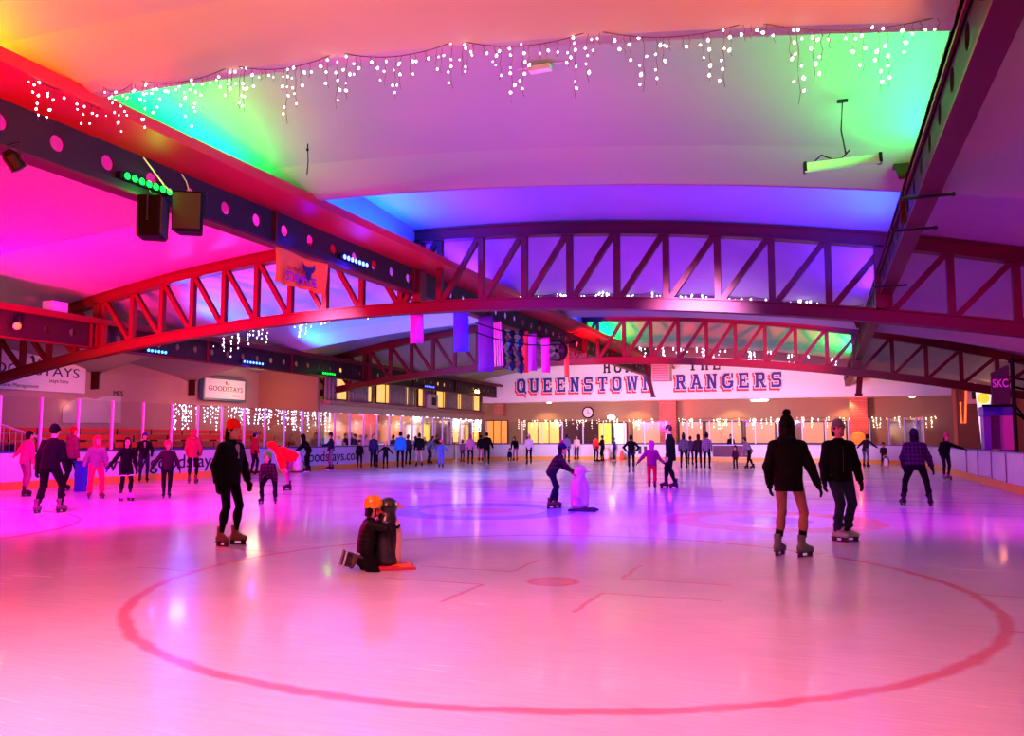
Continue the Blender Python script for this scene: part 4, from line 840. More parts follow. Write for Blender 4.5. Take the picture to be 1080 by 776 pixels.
lab = ['short icicle light string at the ridge beam corner of the nearest ceiling rib', 'icicle light string on the nearest rib before the green ceiling panel by the ridge beam', 'icicle light string on the nearest rib, second full span from the ridge beam', 'icicle light string on the nearest rib, third full span from the ridge beam', 'icicle light string on the nearest rib before the purple panel, fourth full span', 'icicle light string on the nearest rib left of the hanging fluorescent lamp, fifth full span', 'icicle light string on the nearest rib reaching the dark beam at the corner']
for i, (a, b) in enumerate(zip(hooks, hooks[1:])):
    string(lab[i], a, b, 0.13, max(3, int((b - a).length / 0.105)), 'icicle lights on the nearest ceiling rib', 11 + i)
    m = MB(tuple(b)); m.tube([tuple(b + Vector((0, -0.02, -0.02))), tuple(b + Vector((0, -0.02, 0.03)))], 0.018, 8); o = m.build('ceiling_hook', darkmetal); o.location = b; tag(o, 'small hook on the nearest ceiling rib holding the icicle lights', 'hook', 'hooks along the nearest ceiling rib')
a = at_x(28, 118, -9.95); string('loose bunch of icicle lights dangling on the ridge beam above the black spotlights', (a.x, a.y - 0.1, EYE + 4.93), (a.x, a.y + 0.6, EYE + 4.93), 0.05, 6, 'icicle lights on the ridge beam', 5, 0.6)
a = at_x(84, 140, -9.95); string('small bunch of icicle lights dangling on the ridge beam between two holes', (a.x, a.y - 0.1, EYE + 4.93), (a.x, a.y + 0.5, EYE + 4.93), 0.04, 5, 'icicle lights on the ridge beam', 6, 0.4)
# farther strings: bulbs too small to part, each string one object
def farstring(label, group, p, q, sag, n, zl, seed, size=0.022, mt=None):
    r = random.Random(seed); p, q = Vector(p), Vector(q); m = MB(tuple(p)); N = 12
    pts = [p.lerp(q, i / N) + Vector((0, 0, -sag * 4 * (i / N) * (1 - i / N))) for i in range(N + 1)]
    m.tube(pts, 0.012, 4, caps=False); m.cur = 1; k = 0
    while k < n:
        f = r.random(); a = p.lerp(q, f) + Vector((0, 0, -sag * 4 * f * (1 - f))); L = zl * r.choice((0.3, 0.5, 0.75, 1.0)); nb = max(2, int(L / 0.13))
        for j in range(nb):
            c = a + Vector((r.uniform(-.03, .03), r.uniform(-.03, .03), -L * (j + r.random() * .6) / nb)); s = size * r.uniform(0.7, 1.3)
            m.add([c + Vector((s, 0, 0)), c + Vector((-s, 0, 0)), c + Vector((0, s, 0)), c + Vector((0, -s, 0)), c + Vector((0, 0, s * 1.4)), c + Vector((0, 0, -s * 1.4))], [(0, 2, 4), (2, 1, 4), (1, 3, 4), (3, 0, 4), (2, 0, 5), (1, 2, 5), (3, 1, 5), (0, 3, 5)])
        k += nb
    o = m.build('icicle_light_string', [wirem, mt or bulbw]); o.location = p; tag(o, label, 'fairy lights', group); return o
for k in range(7):        # second rib, seen through the large truss
    x0 = -10 + k * 1.6; y = 26.1; farstring('icicle light string on the ceiling rib seen through the large truss', 'icicle lights on the rib behind the large truss', (x0, y, arc(EDGE, x0)), (x0 + 1.6, y, arc(EDGE, x0 + 1.6)), 0.1, 26, 0.5, 40 + k, 0.03)
for k in range(7):
    x0 = -23 + k * 1.6; y = 26.1; farstring('icicle light string on the ceiling rib between the lower beam and the ridge beam', 'icicle lights on the rib over the seating side', (x0, y, arc(EDGE, x0)), (x0 + 1.6, y, arc(EDGE, x0 + 1.6)), 0.12, 22 if k < 3 else 12, 0.9 if k < 3 else 0.4, 60 + k, 0.03)
for k in range(6):
    x0 = -9.5 + k * 1.7; y = 43.7; farstring('icicle light string on the last ceiling rib before the lettered wall', 'icicle lights on the last ceiling rib', (x0, y, arc(EDGE, x0)), (x0 + 1.7, y, arc(EDGE, x0 + 1.7)), 0.1, 14, 0.5, 80 + k, 0.035)
# curtain of lights along the seating glass and the far glass
for k in range(9):
    y0 = 24.2 + k * 3.3; farstring('white icicle light curtain hung above the side glass', 'icicle light curtains along the seating side', (-23.11, y0, 2.87), (-23.11, y0 + 3.26, 2.87), 0.03, 110, 1.0 if k < 4 else 0.9, 100 + k, 0.026 if k < 4 else 0.034, emis('icicle_bulb_glow_side', (220, 225, 255), 7.0))
for k in range(14):
    x0 = -22.5 + k * 2.1; farstring('warm white icicle light string above the far glass', 'icicle lights along the far end', (x0, 59.5, 3.0), (x0 + 2.0, 59.5, 3.0), 0.06, 30, 0.75, 140 + k, 0.032, emis('icicle_bulb_glow_end', (255, 232, 200), 4.0))
for k in range(7):
    y0 = 40 + k * 2.7; farstring('warm icicle light string in the side windows under the curtains', 'icicle lights in the lower side windows', (-25.5, y0, 2.78), (-25.5, y0 + 2.5, 2.78), 0.05, 90, 1.5, 170 + k, 0.03, emis('icicle_bulb_glow_warm', (255, 205, 130), 4.0))

# ---------------------------------------------------------------- lights
W = bpy.data.worlds.new('hall_gloom'); SC.world = W; W.use_nodes = True
W.node_tree.nodes['Background'].inputs[0].default_value = (0.30, 0.12, 0.40, 1); W.node_tree.nodes['Background'].inputs[1].default_value = 0.10
LX, RX = -10.75, 1.38
def pair(name, y0, y1, col, pw, pr_=None):
    yc = (y0 + y1) / 2; L = y1 - y0
    for x, z, dx, p, up in ((LX, EYE + 5.055, 0.45, pw, 1.0), (RX, EYE + 4.02, -1, pr_ if pr_ is not None else pw, 0.55)):
        l = bpy.data.lights.new('%s_flood' % name, 'AREA'); l.shape = 'RECTANGLE'; l.size = L; l.size_y = 0.07; l.energy = p; l.color = rgb(*col)[:3]
        o = bpy.data.objects.new('%s_flood_lamp' % name, l); COL.objects.link(o); o.location = (x, yc, z)
        d = Vector((dx, 0, up)).normalized(); xax = Vector((0, 1, 0)); zax = -d
        o.rotation_euler = Matrix((xax, zax.cross(xax).normalized(), zax)).transposed().to_euler()
pair('orange', 4.0, 7.0, (255, 120, 20), 1300, 1100)
pair('green', 8.9, 12.6, (0, 255, 95), 420, 330)
pair('blue', 14.5, 19.6, (0, 45, 255), 2400, 2000)
pair('violet', 21.6, 25.0, (70, 20, 255), 380, 340)
pair('deep_blue', 32.5, 37.4, (0, 50, 255), 700, 700)
pair('far_green', 39.2, 42.6, (0, 255, 95), 360, 380)
# unseen wash lamps without fixtures, in mid-air, thrown on the ceiling and the ice
spot('purple_wash_lamp', (-5.0, 10.5, 3.4), (-5.0, 10.8, 7), 150, 0.9, (190, 0, 235), 620, 0.6)
spot('amber_wash_lamp', (-6.0, 3.5, 3.2), (-6.0, 6.0, 7), 125, 0.9, (255, 150, 40), 1700, 0.6)
spot('violet_wash_lamp', (-5.0, 17.5, 3.4), (-5.0, 17.5, 7), 150, 0.9, (160, 10, 255), 300, 0.6)
spot('violet_wash_lamp', (-5.0, 24.0, 3.4), (-5.0, 24.0, 7), 150, 0.9, (140, 0, 255), 700, 0.6)
spot('pale_wash_lamp', (-14.0, 49.5, 3.2), (-15.0, 57.5, 6.0), 140, 0.8, (255, 190, 215), 2600, 0.6); spot('pale_wash_lamp', (-3.0, 49.5, 3.2), (-3.0, 57.5, 6.0), 140, 0.8, (255, 190, 215), 2600, 0.6)
spot('amber_ice_lamp', (-4.0, 0.5, 6.2), (-3.0, 3.8, 0), 88, 1.0, (255, 122, 155), 7400, 1.4)
spot('pink_ice_lamp', (-13, 9, 5.6), (-17, 14, 0), 110, 0.9, (255, 0, 228), 9000, 1.4)
spot('violet_ice_lamp', (-4, 13, 5.6), (-5, 17.5, 0), 115, 0.9, (115, 0, 255), 6500, 1.0)
spot('magenta_ice_lamp', (3, 14, 5.0), (3, 21, 0), 115, 0.9, (255, 30, 230), 1900, 1.2)
spot('violet_ice_lamp', (-8, 16, 4.2), (-8, 27, 0), 100, 0.9, (125, 20, 255), 5000, 1.0)
spot('lavender_ice_lamp', (-14, 19, 4.8), (-15, 44, 0.6), 52, 0.9, (180, 165, 255), 19000, 1.0)
spot('lavender_ice_lamp', (-3, 19, 4.8), (-3, 46, 0.6), 52, 0.9, (205, 155, 250), 16000, 1.0)
spot('magenta_ceiling_lamp', (-22.6, 12.0, 4.2), (-15, 12.5, 6.5), 105, 0.7, (255, 0, 105), 7500, 0.3)
spot('magenta_ceiling_lamp', (-21.5, 5.0, 4.0), (-15, 9, 6.5), 105, 0.7, (255, 0, 85), 5500, 0.3)
spot('violet_ceiling_lamp', (-13.0, 18.5, 4.0), (-14.5, 19, 6.5), 140, 0.8, (200, 0, 255), 700, 0.3)
spot('magenta_ceiling_lamp', (-20.5, 15.2, 3.0), (-20.0, 17.2, 6.4), 150, 0.8, (255, 0, 150), 6500, 0.3)
spot('pink_truss_lamp', (-19, 13.5, 3.6), (-18, 21, 5.2), 110, 0.8, (255, 10, 30), 10000, 0.3)
spot('cyan_ceiling_lamp', (-22.4, 24, 4.8), (-17, 25, 6.3), 135, 0.7, (0, 80, 255), 4200, 0.3)
spot('cyan_ceiling_lamp', (-22.4, 30.5, 4.8), (-17, 31.5, 6.3), 135, 0.7, (0, 100, 255), 4200, 0.3)
spot('red_beam_lamp', (-8.6, 4.0, 4.4), (-10.5, 9.0, 6.3), 62, 0.7, (255, 10, 10), 2600, 0.3)
spot('red_beam_lamp', (-7.5, 16.0, 3.6), (-10.4, 18.5, 6.4), 100, 0.7, (255, 10, 50), 500, 0.3)
spot('red_truss_lamp', (-9, 31.0, 2.6), (-9.3, 38.4, 6.1), 50, 0.6, (255, 4, 18), 11000, 0.3); spot('red_truss_lamp', (-2.5, 31.0, 2.6), (-2.5, 38.4, 5.7), 50, 0.6, (255, 4, 18), 11000, 0.3)
spot('maroon_truss_lamp', (-2, 13, 3.0), (-3, 21, 5.4), 120, 0.8, (230, 0, 90), 250, 0.4)
for x in (-20, -13, -6, 1.5): spot('soffit_down_lamp', (x, 58.6, 4.15), (x, 59.2, 0), 120, 0.6, (255, 195, 125), 210, 0.1)
point('led_bar_lamp', (XL1 + 0.3, 10.6, 5.9), (0, 255, 60), 14, 0.05); point('led_bar_lamp', (XL1 + 0.3, 17.3, 5.9), (30, 30, 255), 34, 0.05); point('led_bar_lamp', (XL1 + 0.35, 15.0, 6.0), (40, 10, 255), 16, 0.05); point('led_bar_lamp', (XL2 + 0.35, 28.9, 4.8), (30, 40, 255), 22, 0.05); point('led_bar_lamp', (XL2 + 0.35, 23.4, 4.8), (20, 80, 255), 12, 0.05); point('led_bar_lamp', (XL2 + 0.35, 34.7, 4.8), (0, 255, 60), 12, 0.05)
spot('blue_bay_lamp', (-17.0, 22.2, 3.2), (-17.0, 26.5, 6.5), 140, 0.8, (10, 60, 255), 4200, 0.4); spot('blue_bay_lamp', (-17.0, 29.5, 3.2), (-17.0, 31.5, 6.5), 140, 0.8, (10, 70, 255), 3000, 0.4)
point('red_par_lamp', (XL2 + 0.7, 17.4, 4.9), (255, 30, 10), 60, 0.05)
spot('outer_bay_fill', (-26.2, 16.5, 3.6), (-25.5, 18.5, 7), 150, 0.8, (255, 170, 140), 200, 0.4); spot('seating_fill', (-25.2, 24, 4.2), (-29.2, 26, 1.6), 125, 0.8, (255, 130, 110), 420, 0.4); spot('seating_fill', (-25.2, 31, 4.2), (-29.2, 33, 1.6), 125, 0.8, (255, 130, 110), 380, 0.4); point('seating_fill', (-27.5, 34.5, 3.9), (255, 180, 130), 150, 0.4)  # added fills without fixtures for the outer bay, side wall and benches
point('kiosk_lamp', (7.4, 28, 3.2), (255, 60, 200), 260, 0.4); point('corner_lamp', (7.5, 45, 4.0), (255, 150, 110), 240, 0.4)
spot('right_bay_lamp', (7.5, 12, 3.2), (4, 14, 6), 140, 0.8, (220, 20, 170), 420, 0.4)
point('red_pier_lamp', (at_y(705, 440, 58.2).x, 58.2, 3.6), (255, 20, 30), 180, 0.1); point('orange_pier_lamp', (at_y(905, 440, 58.0).x, 57.9, 2.6), (255, 70, 30), 90, 0.1)
# ================================================================ PEOPLE
# a body and each garment is one closed surface polygonised from blended, tapered limbs
class Field:
    def __init__(s, lo, hi, h):
        s.h = h; s.lo = np.array(lo, float) - 2 * h; n = np.ceil((np.array(hi) - s.lo) / h).astype(int) + 3; s.n = n
        s.f = np.full(n, 0.5, dtype=np.float32); s.ax = [s.lo[i] + h * np.arange(n[i]) for i in range(3)]
    def _sub(s, lo, hi, pad):
        sl = []
        for i in range(3):
            a = max(0, int(math.floor((lo[i] - pad - s.lo[i]) / s.h))); b = min(s.n[i], int(math.ceil((hi[i] + pad - s.lo[i]) / s.h)) + 1)
            if b <= a: return None, None
            sl.append(slice(a, b))
        g = np.meshgrid(*[s.ax[i][sl[i]] for i in range(3)], indexing='ij', sparse=True)
        return tuple(sl), g
    def _merge(s, sl, d, k, op='add'):
        a = s.f[sl]
        if op == 'add':
            if k > 0:
                hh = np.clip(0.5 + 0.5 * (a - d) / k, 0, 1); s.f[sl] = a * (1 - hh) + d * hh - k * hh * (1 - hh)
            else: s.f[sl] = np.minimum(a, d)
        else:
            if k > 0:
                hh = np.clip(0.5 - 0.5 * (a + d) / k, 0, 1); s.f[sl] = a * (1 - hh) - d * hh + k * hh * (1 - hh)
            else: s.f[sl] = np.maximum(a, -d)
    def cone(s, a, b, ra, rb, k=0.02, op='add', squash=None):
        a, b = np.array(a, float), np.array(b, float); r = max(ra, rb); lo = np.minimum(a, b) - r; hi = np.maximum(a, b) + r
        sl, g = s._sub(lo, hi, 0.06 + k)
        if sl is None: return
        ab = b - a; L2 = max(1e-9, float(ab @ ab))
        p = [g[i] - a[i] for i in range(3)]; t = np.clip((p[0] * ab[0] + p[1] * ab[1] + p[2] * ab[2]) / L2, 0, 1)
        q = [p[i] - ab[i] * t for i in range(3)]
        if squash is not None:          # (unit axis, factor): flattens the section along that axis
            ax, fac = squash; dt = q[0] * ax[0] + q[1] * ax[1] + q[2] * ax[2]; q = [q[i] + ax[i] * dt * (1 / fac - 1) for i in range(3)]
        d = np.sqrt(q[0] ** 2 + q[1] ** 2 + q[2] ** 2) - (ra + (rb - ra) * t)
        s._merge(sl, d.astype(np.float32), k, op)
    def ell(s, c, r, ax=None, k=0.02, op='add'):
        c, r = np.array(c, float), np.array(r, float); rm = float(r.max()); sl, g = s._sub(c - rm, c + rm, 0.06 + k)
        if sl is None: return
        p = [g[i] - c[i] for i in range(3)]
        if ax is None: q = p
        else: q = [p[0] * A[0] + p[1] * A[1] + p[2] * A[2] for A in ax]
        k0 = np.sqrt((q[0] / r[0]) ** 2 + (q[1] / r[1]) ** 2 + (q[2] / r[2]) ** 2); k1 = np.sqrt((q[0] / r[0] ** 2) ** 2 + (q[1] / r[1] ** 2) ** 2 + (q[2] / r[2] ** 2) ** 2)
        d = k0 * (k0 - 1) / np.maximum(k1, 1e-6)
        s._merge(sl, d.astype(np.float32), k, op)
    def cut(s, p, n, where=None, rad=None, k=0.0):
        """remove what lies beyond the plane through p along n (within rad of p when given)"""
        p, n = np.array(p, float), np.array(n, float); n = n / np.linalg.norm(n)
        if rad is None: sl = (slice(None),) * 3; g = np.meshgrid(*s.ax, indexing='ij', sparse=True)
        else: sl, g = s._sub(p - rad, p + rad, 0.0)
        if sl is None: return
        d = (g[0] - p[0]) * n[0] + (g[1] - p[1]) * n[1] + (g[2] - p[2]) * n[2]
        if rad is not None: d = np.where((g[0] - p[0]) ** 2 + (g[1] - p[1]) ** 2 + (g[2] - p[2]) ** 2 < rad * rad, d, -1.0)
        s.f[sl] = np.maximum(s.f[sl], d.astype(np.float32))
    def mesh(s):
        f = s.f; f[0] = f[-1] = 0.5; f[:, 0] = f[:, -1] = 0.5; f[:, :, 0] = f[:, :, -1] = 0.5
        ins = f < 0; n = s.n
        c = np.zeros(np.array(n) - 1, np.int8)
        for dx in (0, 1):
            for dy in (0, 1):
                for dz in (0, 1): c += ins[dx:n[0] - 1 + dx, dy:n[1] - 1 + dy, dz:n[2] - 1 + dz]
        act = (c > 0) & (c < 8); idx = np.full(act.shape, -1, np.int64); ii = np.argwhere(act); idx[act] = np.arange(len(ii))
        if len(ii) == 0: return np.zeros((0, 3)), []
        acc = np.zeros((len(ii), 3)); cnt = np.zeros(len(ii))
        co = [(x, y, z) for x in (0, 1) for y in (0, 1) for z in (0, 1)]
        for A in co:
            for ax in range(3):
                if A[ax]: continue
                B = list(A); B[ax] = 1
                fa = f[ii[:, 0] + A[0], ii[:, 1] + A[1], ii[:, 2] + A[2]]; fb = f[ii[:, 0] + B[0], ii[:, 1] + B[1], ii[:, 2] + B[2]]
                m = (fa < 0) != (fb < 0); t = np.where(m, fa / np.where(fa == fb, 1, fa - fb), 0)
                pt = np.tile(np.array(A, float), (len(ii), 1)); pt[:, ax] += t; acc[m] += pt[m]; cnt[m] += 1
        V = (ii + acc / np.maximum(cnt, 1)[:, None]) * s.h + s.lo
        faces = []
        for ax in range(3):
            o1, o2 = (ax + 1) % 3, (ax + 2) % 3
            sl0 = [slice(1, n[i] - 1) for i in range(3)]; sl0[ax] = slice(0, n[ax] - 1); sl1 = list(sl0); sl1[ax] = slice(1, n[ax])
            a = ins[tuple(sl0)]; b = ins[tuple(sl1)]; d = np.argwhere(a != b)
            if len(d) == 0: continue
            off = np.array([1, 1, 1]); off[ax] = 0; base = d + off; flip = a[tuple(d.T)]
            e1 = np.zeros(3, int); e1[o1] = 1; e2 = np.zeros(3, int); e2[o2] = 1
            q = np.stack([idx[tuple((base - e1 - e2).T)], idx[tuple((base - e2).T)], idx[tuple(base.T)], idx[tuple((base - e1).T)]], 1)
            q[~flip] = q[~flip][:, ::-1]; faces.append(q)
        return V, np.concatenate(faces)
    def build(s, name, m, parent):
        V, Fc = s.mesh(); me = bpy.data.meshes.new(name)
        me.vertices.add(len(V)); me.vertices.foreach_set('co', V.astype(np.float32).ravel())
        if len(V):
            nf = len(Fc); me.loops.add(nf * 4); me.loops.foreach_set('vertex_index', Fc.ravel().astype(np.int32)); me.polygons.add(nf); me.polygons.foreach_set('loop_start', np.arange(0, nf * 4, 4, dtype=np.int32)); me.polygons.foreach_set('use_smooth', np.ones(nf, bool))
        me.materials.append(m); me.update(calc_edges=True); me.validate()
        o = bpy.data.objects.new(name, me); COL.objects.link(o); o.parent = parent; return o
def V3(*a): return np.array(a, float)
def unit(v): v = np.array(v, float); return v / max(1e-9, np.linalg.norm(v))
def fabric(col, kind='cloth'):
    if max(col) < 36: col = tuple(c * 0.5 for c in col)
    col = tuple(int(c) for c in col)
    nm = 'fabric_%s_%d_%d_%d' % ((kind,) + tuple(col))
    if nm in MATS: return MATS[nm]
    m = mat(nm, col, 0.85 if kind != 'shiny' else 0.5, vary=0.25, scale=9, bump=0.35, bscale=26, spec=0.12)
    nt = m.node_tree; n = nt.nodes; l = nt.links
    if kind == 'plaid':
        b = n['Principled BSDF']; tc = n.new('ShaderNodeTexCoord'); sp = n.new('ShaderNodeSeparateXYZ'); l.new(tc.outputs['Object'], sp.inputs[0]); outs = []
        for ax, fr in ((0, 78), (2, 70)):
            a = n.new('ShaderNodeMath'); a.operation = 'MULTIPLY'; a.inputs[1].default_value = fr; l.new(sp.outputs[ax], a.inputs[0]); b2 = n.new('ShaderNodeMath'); b2.operation = 'SINE'; l.new(a.outputs[0], b2.inputs[0])
            c2 = n.new('ShaderNodeMapRange'); c2.inputs['From Min'].default_value = -0.15; c2.inputs['From Max'].default_value = 0.15; l.new(b2.outputs[0], c2.inputs['Value']); outs.append(c2.outputs[0])
        ad = n.new('ShaderNodeMath'); ad.operation = 'ADD'; l.new(outs[0], ad.inputs[0]); l.new(outs[1], ad.inputs[1])
        rp = n.new('ShaderNodeValToRGB'); hv = n.new('ShaderNodeMath'); hv.operation = 'MULTIPLY'; hv.inputs[1].default_value = 0.5; l.new(ad.outputs[0], hv.inputs[0]); l.new(hv.outputs[0], rp.inputs[0]); rp.color_ramp.interpolation = 'CONSTANT'
        e = rp.color_ramp.elements; e[0].color = rgb(*[c * 0.5 for c in col]); e[1].position = 0.75; e[1].color = rgb(*[min(255, c * 1.22) for c in col]); x = e.new(0.35); x.color = rgb(*col); l.new(rp.outputs[0], b.inputs['Base Color'])
    if kind == 'puffer':
        b = n['Principled BSDF']; tc = n.new('ShaderNodeTexCoord'); wv = n.new('ShaderNodeTexWave'); wv.wave_type = 'BANDS'; wv.bands_direction = 'Z'; wv.inputs['Scale'].default_value = 5.5; wv.inputs['Distortion'].default_value = 0.8
        l.new(tc.outputs['Object'], wv.inputs['Vector']); bp = n.new('ShaderNodeBump'); bp.inputs['Strength'].default_value = 0.22; bp.inputs['Distance'].default_value = 0.02; l.new(wv.outputs['Fac'], bp.inputs['Height']); l.new(bp.outputs['Normal'], b.inputs['Normal']); b.inputs['Roughness'].default_value = 0.5
    return m
def skinm(col=(205, 150, 125)): return mat('skin_%d_%d_%d' % col, col, 0.55, vary=0.06, scale=14, bump=0.03)
bladem = mat('skate_blade_steel', (225, 225, 230), 0.25, metal=0.9); eyem = mat('eye_dark', (25, 18, 16), 0.2); holder_white = mat('white_blade_holder', (225, 220, 220), 0.4); holder_black = mat('black_blade_holder', (24, 24, 26), 0.4)
UP = V3(0, 0, 1)
def on_ice(px, py, inset):
    for _ in range(60):
        p = at_z(px, py); x0, x1, y1 = XB + inset, XBR - inset, YF - inset; rr = RC - inset; ok = x0 < p.x < x1 and p.y < y1
        for cx, sg in ((x0 + rr, -1), (x1 - rr, 1)):
            if (p.x - cx) * sg > 0 and p.y > y1 - rr and math.hypot(p.x - cx, p.y - (y1 - rr)) > rr: ok = False
        if ok: return p
        py += 0.25
    return p
def person(label, px, py, face, H=1.75, cell=0.022, group=None, lean=0.05, side=0.0, twist=0.0, hipdrop=0.02, stance=((0.12, 0.0), (-0.12, 0.0)), toes=(8, 8), lift=(0, 0), armR=((0.22, 0.05, -1), (0.12, 0.12, -1)), armL=((0.22, 0.05, -1), (0.12, 0.12, -1)),
           look=0.0, nod=0.0, kid=False, jacket=(20, 18, 22), jkind='cloth', hem=0.10, bulk=1.0, trousers=(18, 18, 24), baggy=1.0, skin=(205, 150, 125), gloves=None, hat=None, hatkind='beanie', pom=None, hair=(30, 22, 18), hairlen=0.05, hood=False, collar=True,
           boots=(30, 28, 30), holder='black', bare=None, shirt=None, hipz=None, extra=None, pos=None, hips_back=0.0, face_dir_abs=None, skirt=None, name='person', kneel=False, pack=None, wide=1.0, sock=None):
    s = H / 1.75; P0 = Vector(pos) if pos is not None else on_ice(px, py, 0.42); rz = math.atan2(-P0.x, P0.y) - R(face)
    if face_dir_abs is not None: rz = face_dir_abs
    t = thing(name, label, 'person', tuple(P0), rz, group)
    hk = 1.0 if not kid else 1.0 + 0.42 * max(0.0, (1.55 - H)) / 0.5
    BL = 0.085                              # sole height on the blade
    # ----- skeleton
    ank = [V3(stance[0][0] * s, stance[0][1] * s, BL + 0.10 * s + lift[0]), V3(-abs(stance[1][0]) * s if stance[1][0] < 0 else stance[1][0] * s, stance[1][1] * s, BL + 0.10 * s + lift[1])]
    TH, SHN = 0.435 * s, 0.415 * s; hw = 0.095 * s
    hz = hipz if hipz is not None else BL + (0.10 + 0.85) * s - hipdrop * s
    mid = (ank[0] + ank[1]) / 2; Pl = V3(mid[0], mid[1] - 0.02 * s - hips_back * s, hz)
    for _ in range(40):                     # both legs must reach
        if all(np.linalg.norm(Pl + V3(sx * hw, 0, 0) - a) < (TH + SHN) * 0.995 for sx, a in ((1, ank[0]), (-1, ank[1]))): break
        Pl[2] -= 0.01
    u = unit((math.sin(side), math.sin(lean) * math.cos(side), math.cos(lean) * math.cos(side)))
    r = unit(np.cross(V3(math.sin(twist), math.cos(twist), 0) * 1.0, u)); r = unit(r - u * (r @ u)); f = np.cross(u, r)
    def T(x, y, z): return Pl + r * x * s + f * y * s + u * z * s
    sw = 0.168 * wide; SH = [T(sw, 0, 0.436), T(-sw, 0, 0.436)]; neck0 = T(0, 0.0, 0.50); neck1 = neck0 + (u * 0.6 + UP * 0.4 + f * 0.12) * 0.085 * s
    ha = lean * 0.35 + nod; hu = unit(V3(math.sin(side) * 0.4, math.sin(ha), math.cos(ha))); fb = V3(math.sin(twist + look), math.cos(twist + look), 0); hr = unit(np.cross(fb, hu)); hf = np.cross(hu, hr); A = (hr, hf, hu)
    hs = s * hk * 1.05; hc = neck1 + hu * 0.105 * hs + hf * 0.015 * hs
    def Hd(x, y, z): return hc + hr * x * hs + hf * y * hs + hu * z * hs
    knees = []
    for (sx, a) in ((1, ank[0]), (-1, ank[1])):
        h0 = Pl + V3(sx * hw, 0, 0); d = a - h0; L = np.linalg.norm(d); L = min(L, (TH + SHN) * 0.999); dn = unit(d); ca = (TH * TH + L * L - SHN * SHN) / (2 * TH * L); ca = max(-1, min(1, ca))
        ty = toes[0 if sx > 0 else 1] * sx; pole = V3(math.sin(R(ty)), math.cos(R(ty)), 0); pole = unit(pole - dn * (pole @ dn)); knees.append(h0 + dn * TH * ca + pole * TH * math.sqrt(max(0, 1 - ca * ca)))
    elb, wri, hd = [], [], []
    for i, (sx, ar) in enumerate(((1, armR), (-1, armL))):
        def D(v): return unit(r * v[0] * sx + f * v[1] + (u * 0.5 + UP * 0.5) * v[2])
        e = SH[i] + D(ar[0]) * 0.285 * s; w = e + D(ar[1]) * 0.25 * s; elb.append(e); wri.append(w); hd.append(D(ar[2] if len(ar) > 2 else ar[1]))
    allp = np.array([*ank, *knees, Pl, *SH, hc + hu * 0.2 * hs, hc - hf * 0.1, *elb, *wri, *(wri[i] + hd[i] * 0.2 * s for i in (0, 1))])
    lo, hi = allp.min(0) - 0.28 * s, allp.max(0) + 0.28 * s; lo[2] = min(lo[2], 0.0)
    hips = [Pl + V3(hw, 0, 0), Pl + V3(-hw, 0, 0)]
    def head(F, g=0.0, hairless=True):
        F.ell(Hd(0, -0.012, 0.03), (0.074 * hs + g, 0.094 * hs + g, 0.092 * hs + g), A, 0.02 * hs); F.ell(Hd(0, 0.022, -0.045), (0.056 * hs + g, 0.066 * hs + g, 0.068 * hs + g), A, 0.03 * hs)
    def hand(F, i, g=0.0, k=0.006):
        sx = 1 if i == 0 else -1; w = wri[i]; d = hd[i]; sd = unit(np.cross(d, r * sx if abs(d @ r) < 0.9 else f)); pn = unit(np.cross(d, sd)) ; fw = unit(f - d * (f @ d)) if abs(d @ f) < 0.95 else unit(UP - d * (UP @ d)); pn = np.cross(d, fw) * sx
        # fw: thumb side; pn: palm normal (towards the body)
        pc = w + d * 0.05 * s; F.cone(w - d * .01, w + d * 0.03 * s, 0.026 * s + g, 0.03 * s + g, 0.01)
        F.cone(w + d * 0.03 * s, w + d * 0.085 * s, 0.036 * s + g, 0.040 * s + g, 0.012, squash=(pn, 0.42))
        for j, (off, ln) in enumerate(((0.030, 0.070), (0.010, 0.080), (-0.010, 0.074), (-0.029, 0.058))):
            b0 = w + d * 0.085 * s + fw * off * s; cu = (0.35, 0.7); b1 = b0 + unit(d + fw * off * 2 - pn * cu[0] * 0.5) * ln * .5 * s; b2 = b1 + unit(d - pn * cu[1]) * ln * .5 * s
            F.cone(b0 - d * .012 * s, b1, 0.0095 * s + g, 0.0085 * s + g, k); F.cone(b1, b2, 0.0085 * s + g, 0.0072 * s + g, k)
        q0 = w + d * 0.028 * s + fw * 0.026 * s; q1 = q0 + unit(d * 0.7 + fw * 0.8) * 0.036 * s; q2 = q1 + unit(d + fw * 0.1 - pn * .2) * 0.032 * s
        F.cone(q0, q1, 0.0115 * s + g, 0.010 * s + g, k); F.cone(q1, q2, 0.010 * s + g, 0.008 * s + g, k)
    # ----- body: one continuous surface
    sm = skinm(skin)
    F = Field(lo, hi, cell * 0.75)
    head(F); F.cone(neck0 - u * 0.03 * s, Hd(0, -0.015, -0.05), 0.052 * s, 0.048 * s, 0.02)
    F.cone(Hd(0, 0.086, 0.012), Hd(0, 0.104, -0.022), 0.009 * hs, 0.0145 * hs, 0.008); F.cone(Hd(-0.014, 0.094, -0.026), Hd(0.014, 0.094, -0.026), 0.009 * hs, 0.009 * hs, 0.006)
    for sx in (-1, 1):
        F.ell(Hd(sx * 0.076, -0.01, -0.002), (0.012 * hs, 0.020 * hs, 0.033 * hs), A, 0.006); F.ell(Hd(sx * 0.031, 0.093, 0.016), (0.017 * hs, 0.012 * hs, 0.011 * hs), A, 0.008, 'sub'); F.ell(Hd(sx * 0.030, 0.081, 0.016), (0.013 * hs, 0.010 * hs, 0.009 * hs), A, 0.003)
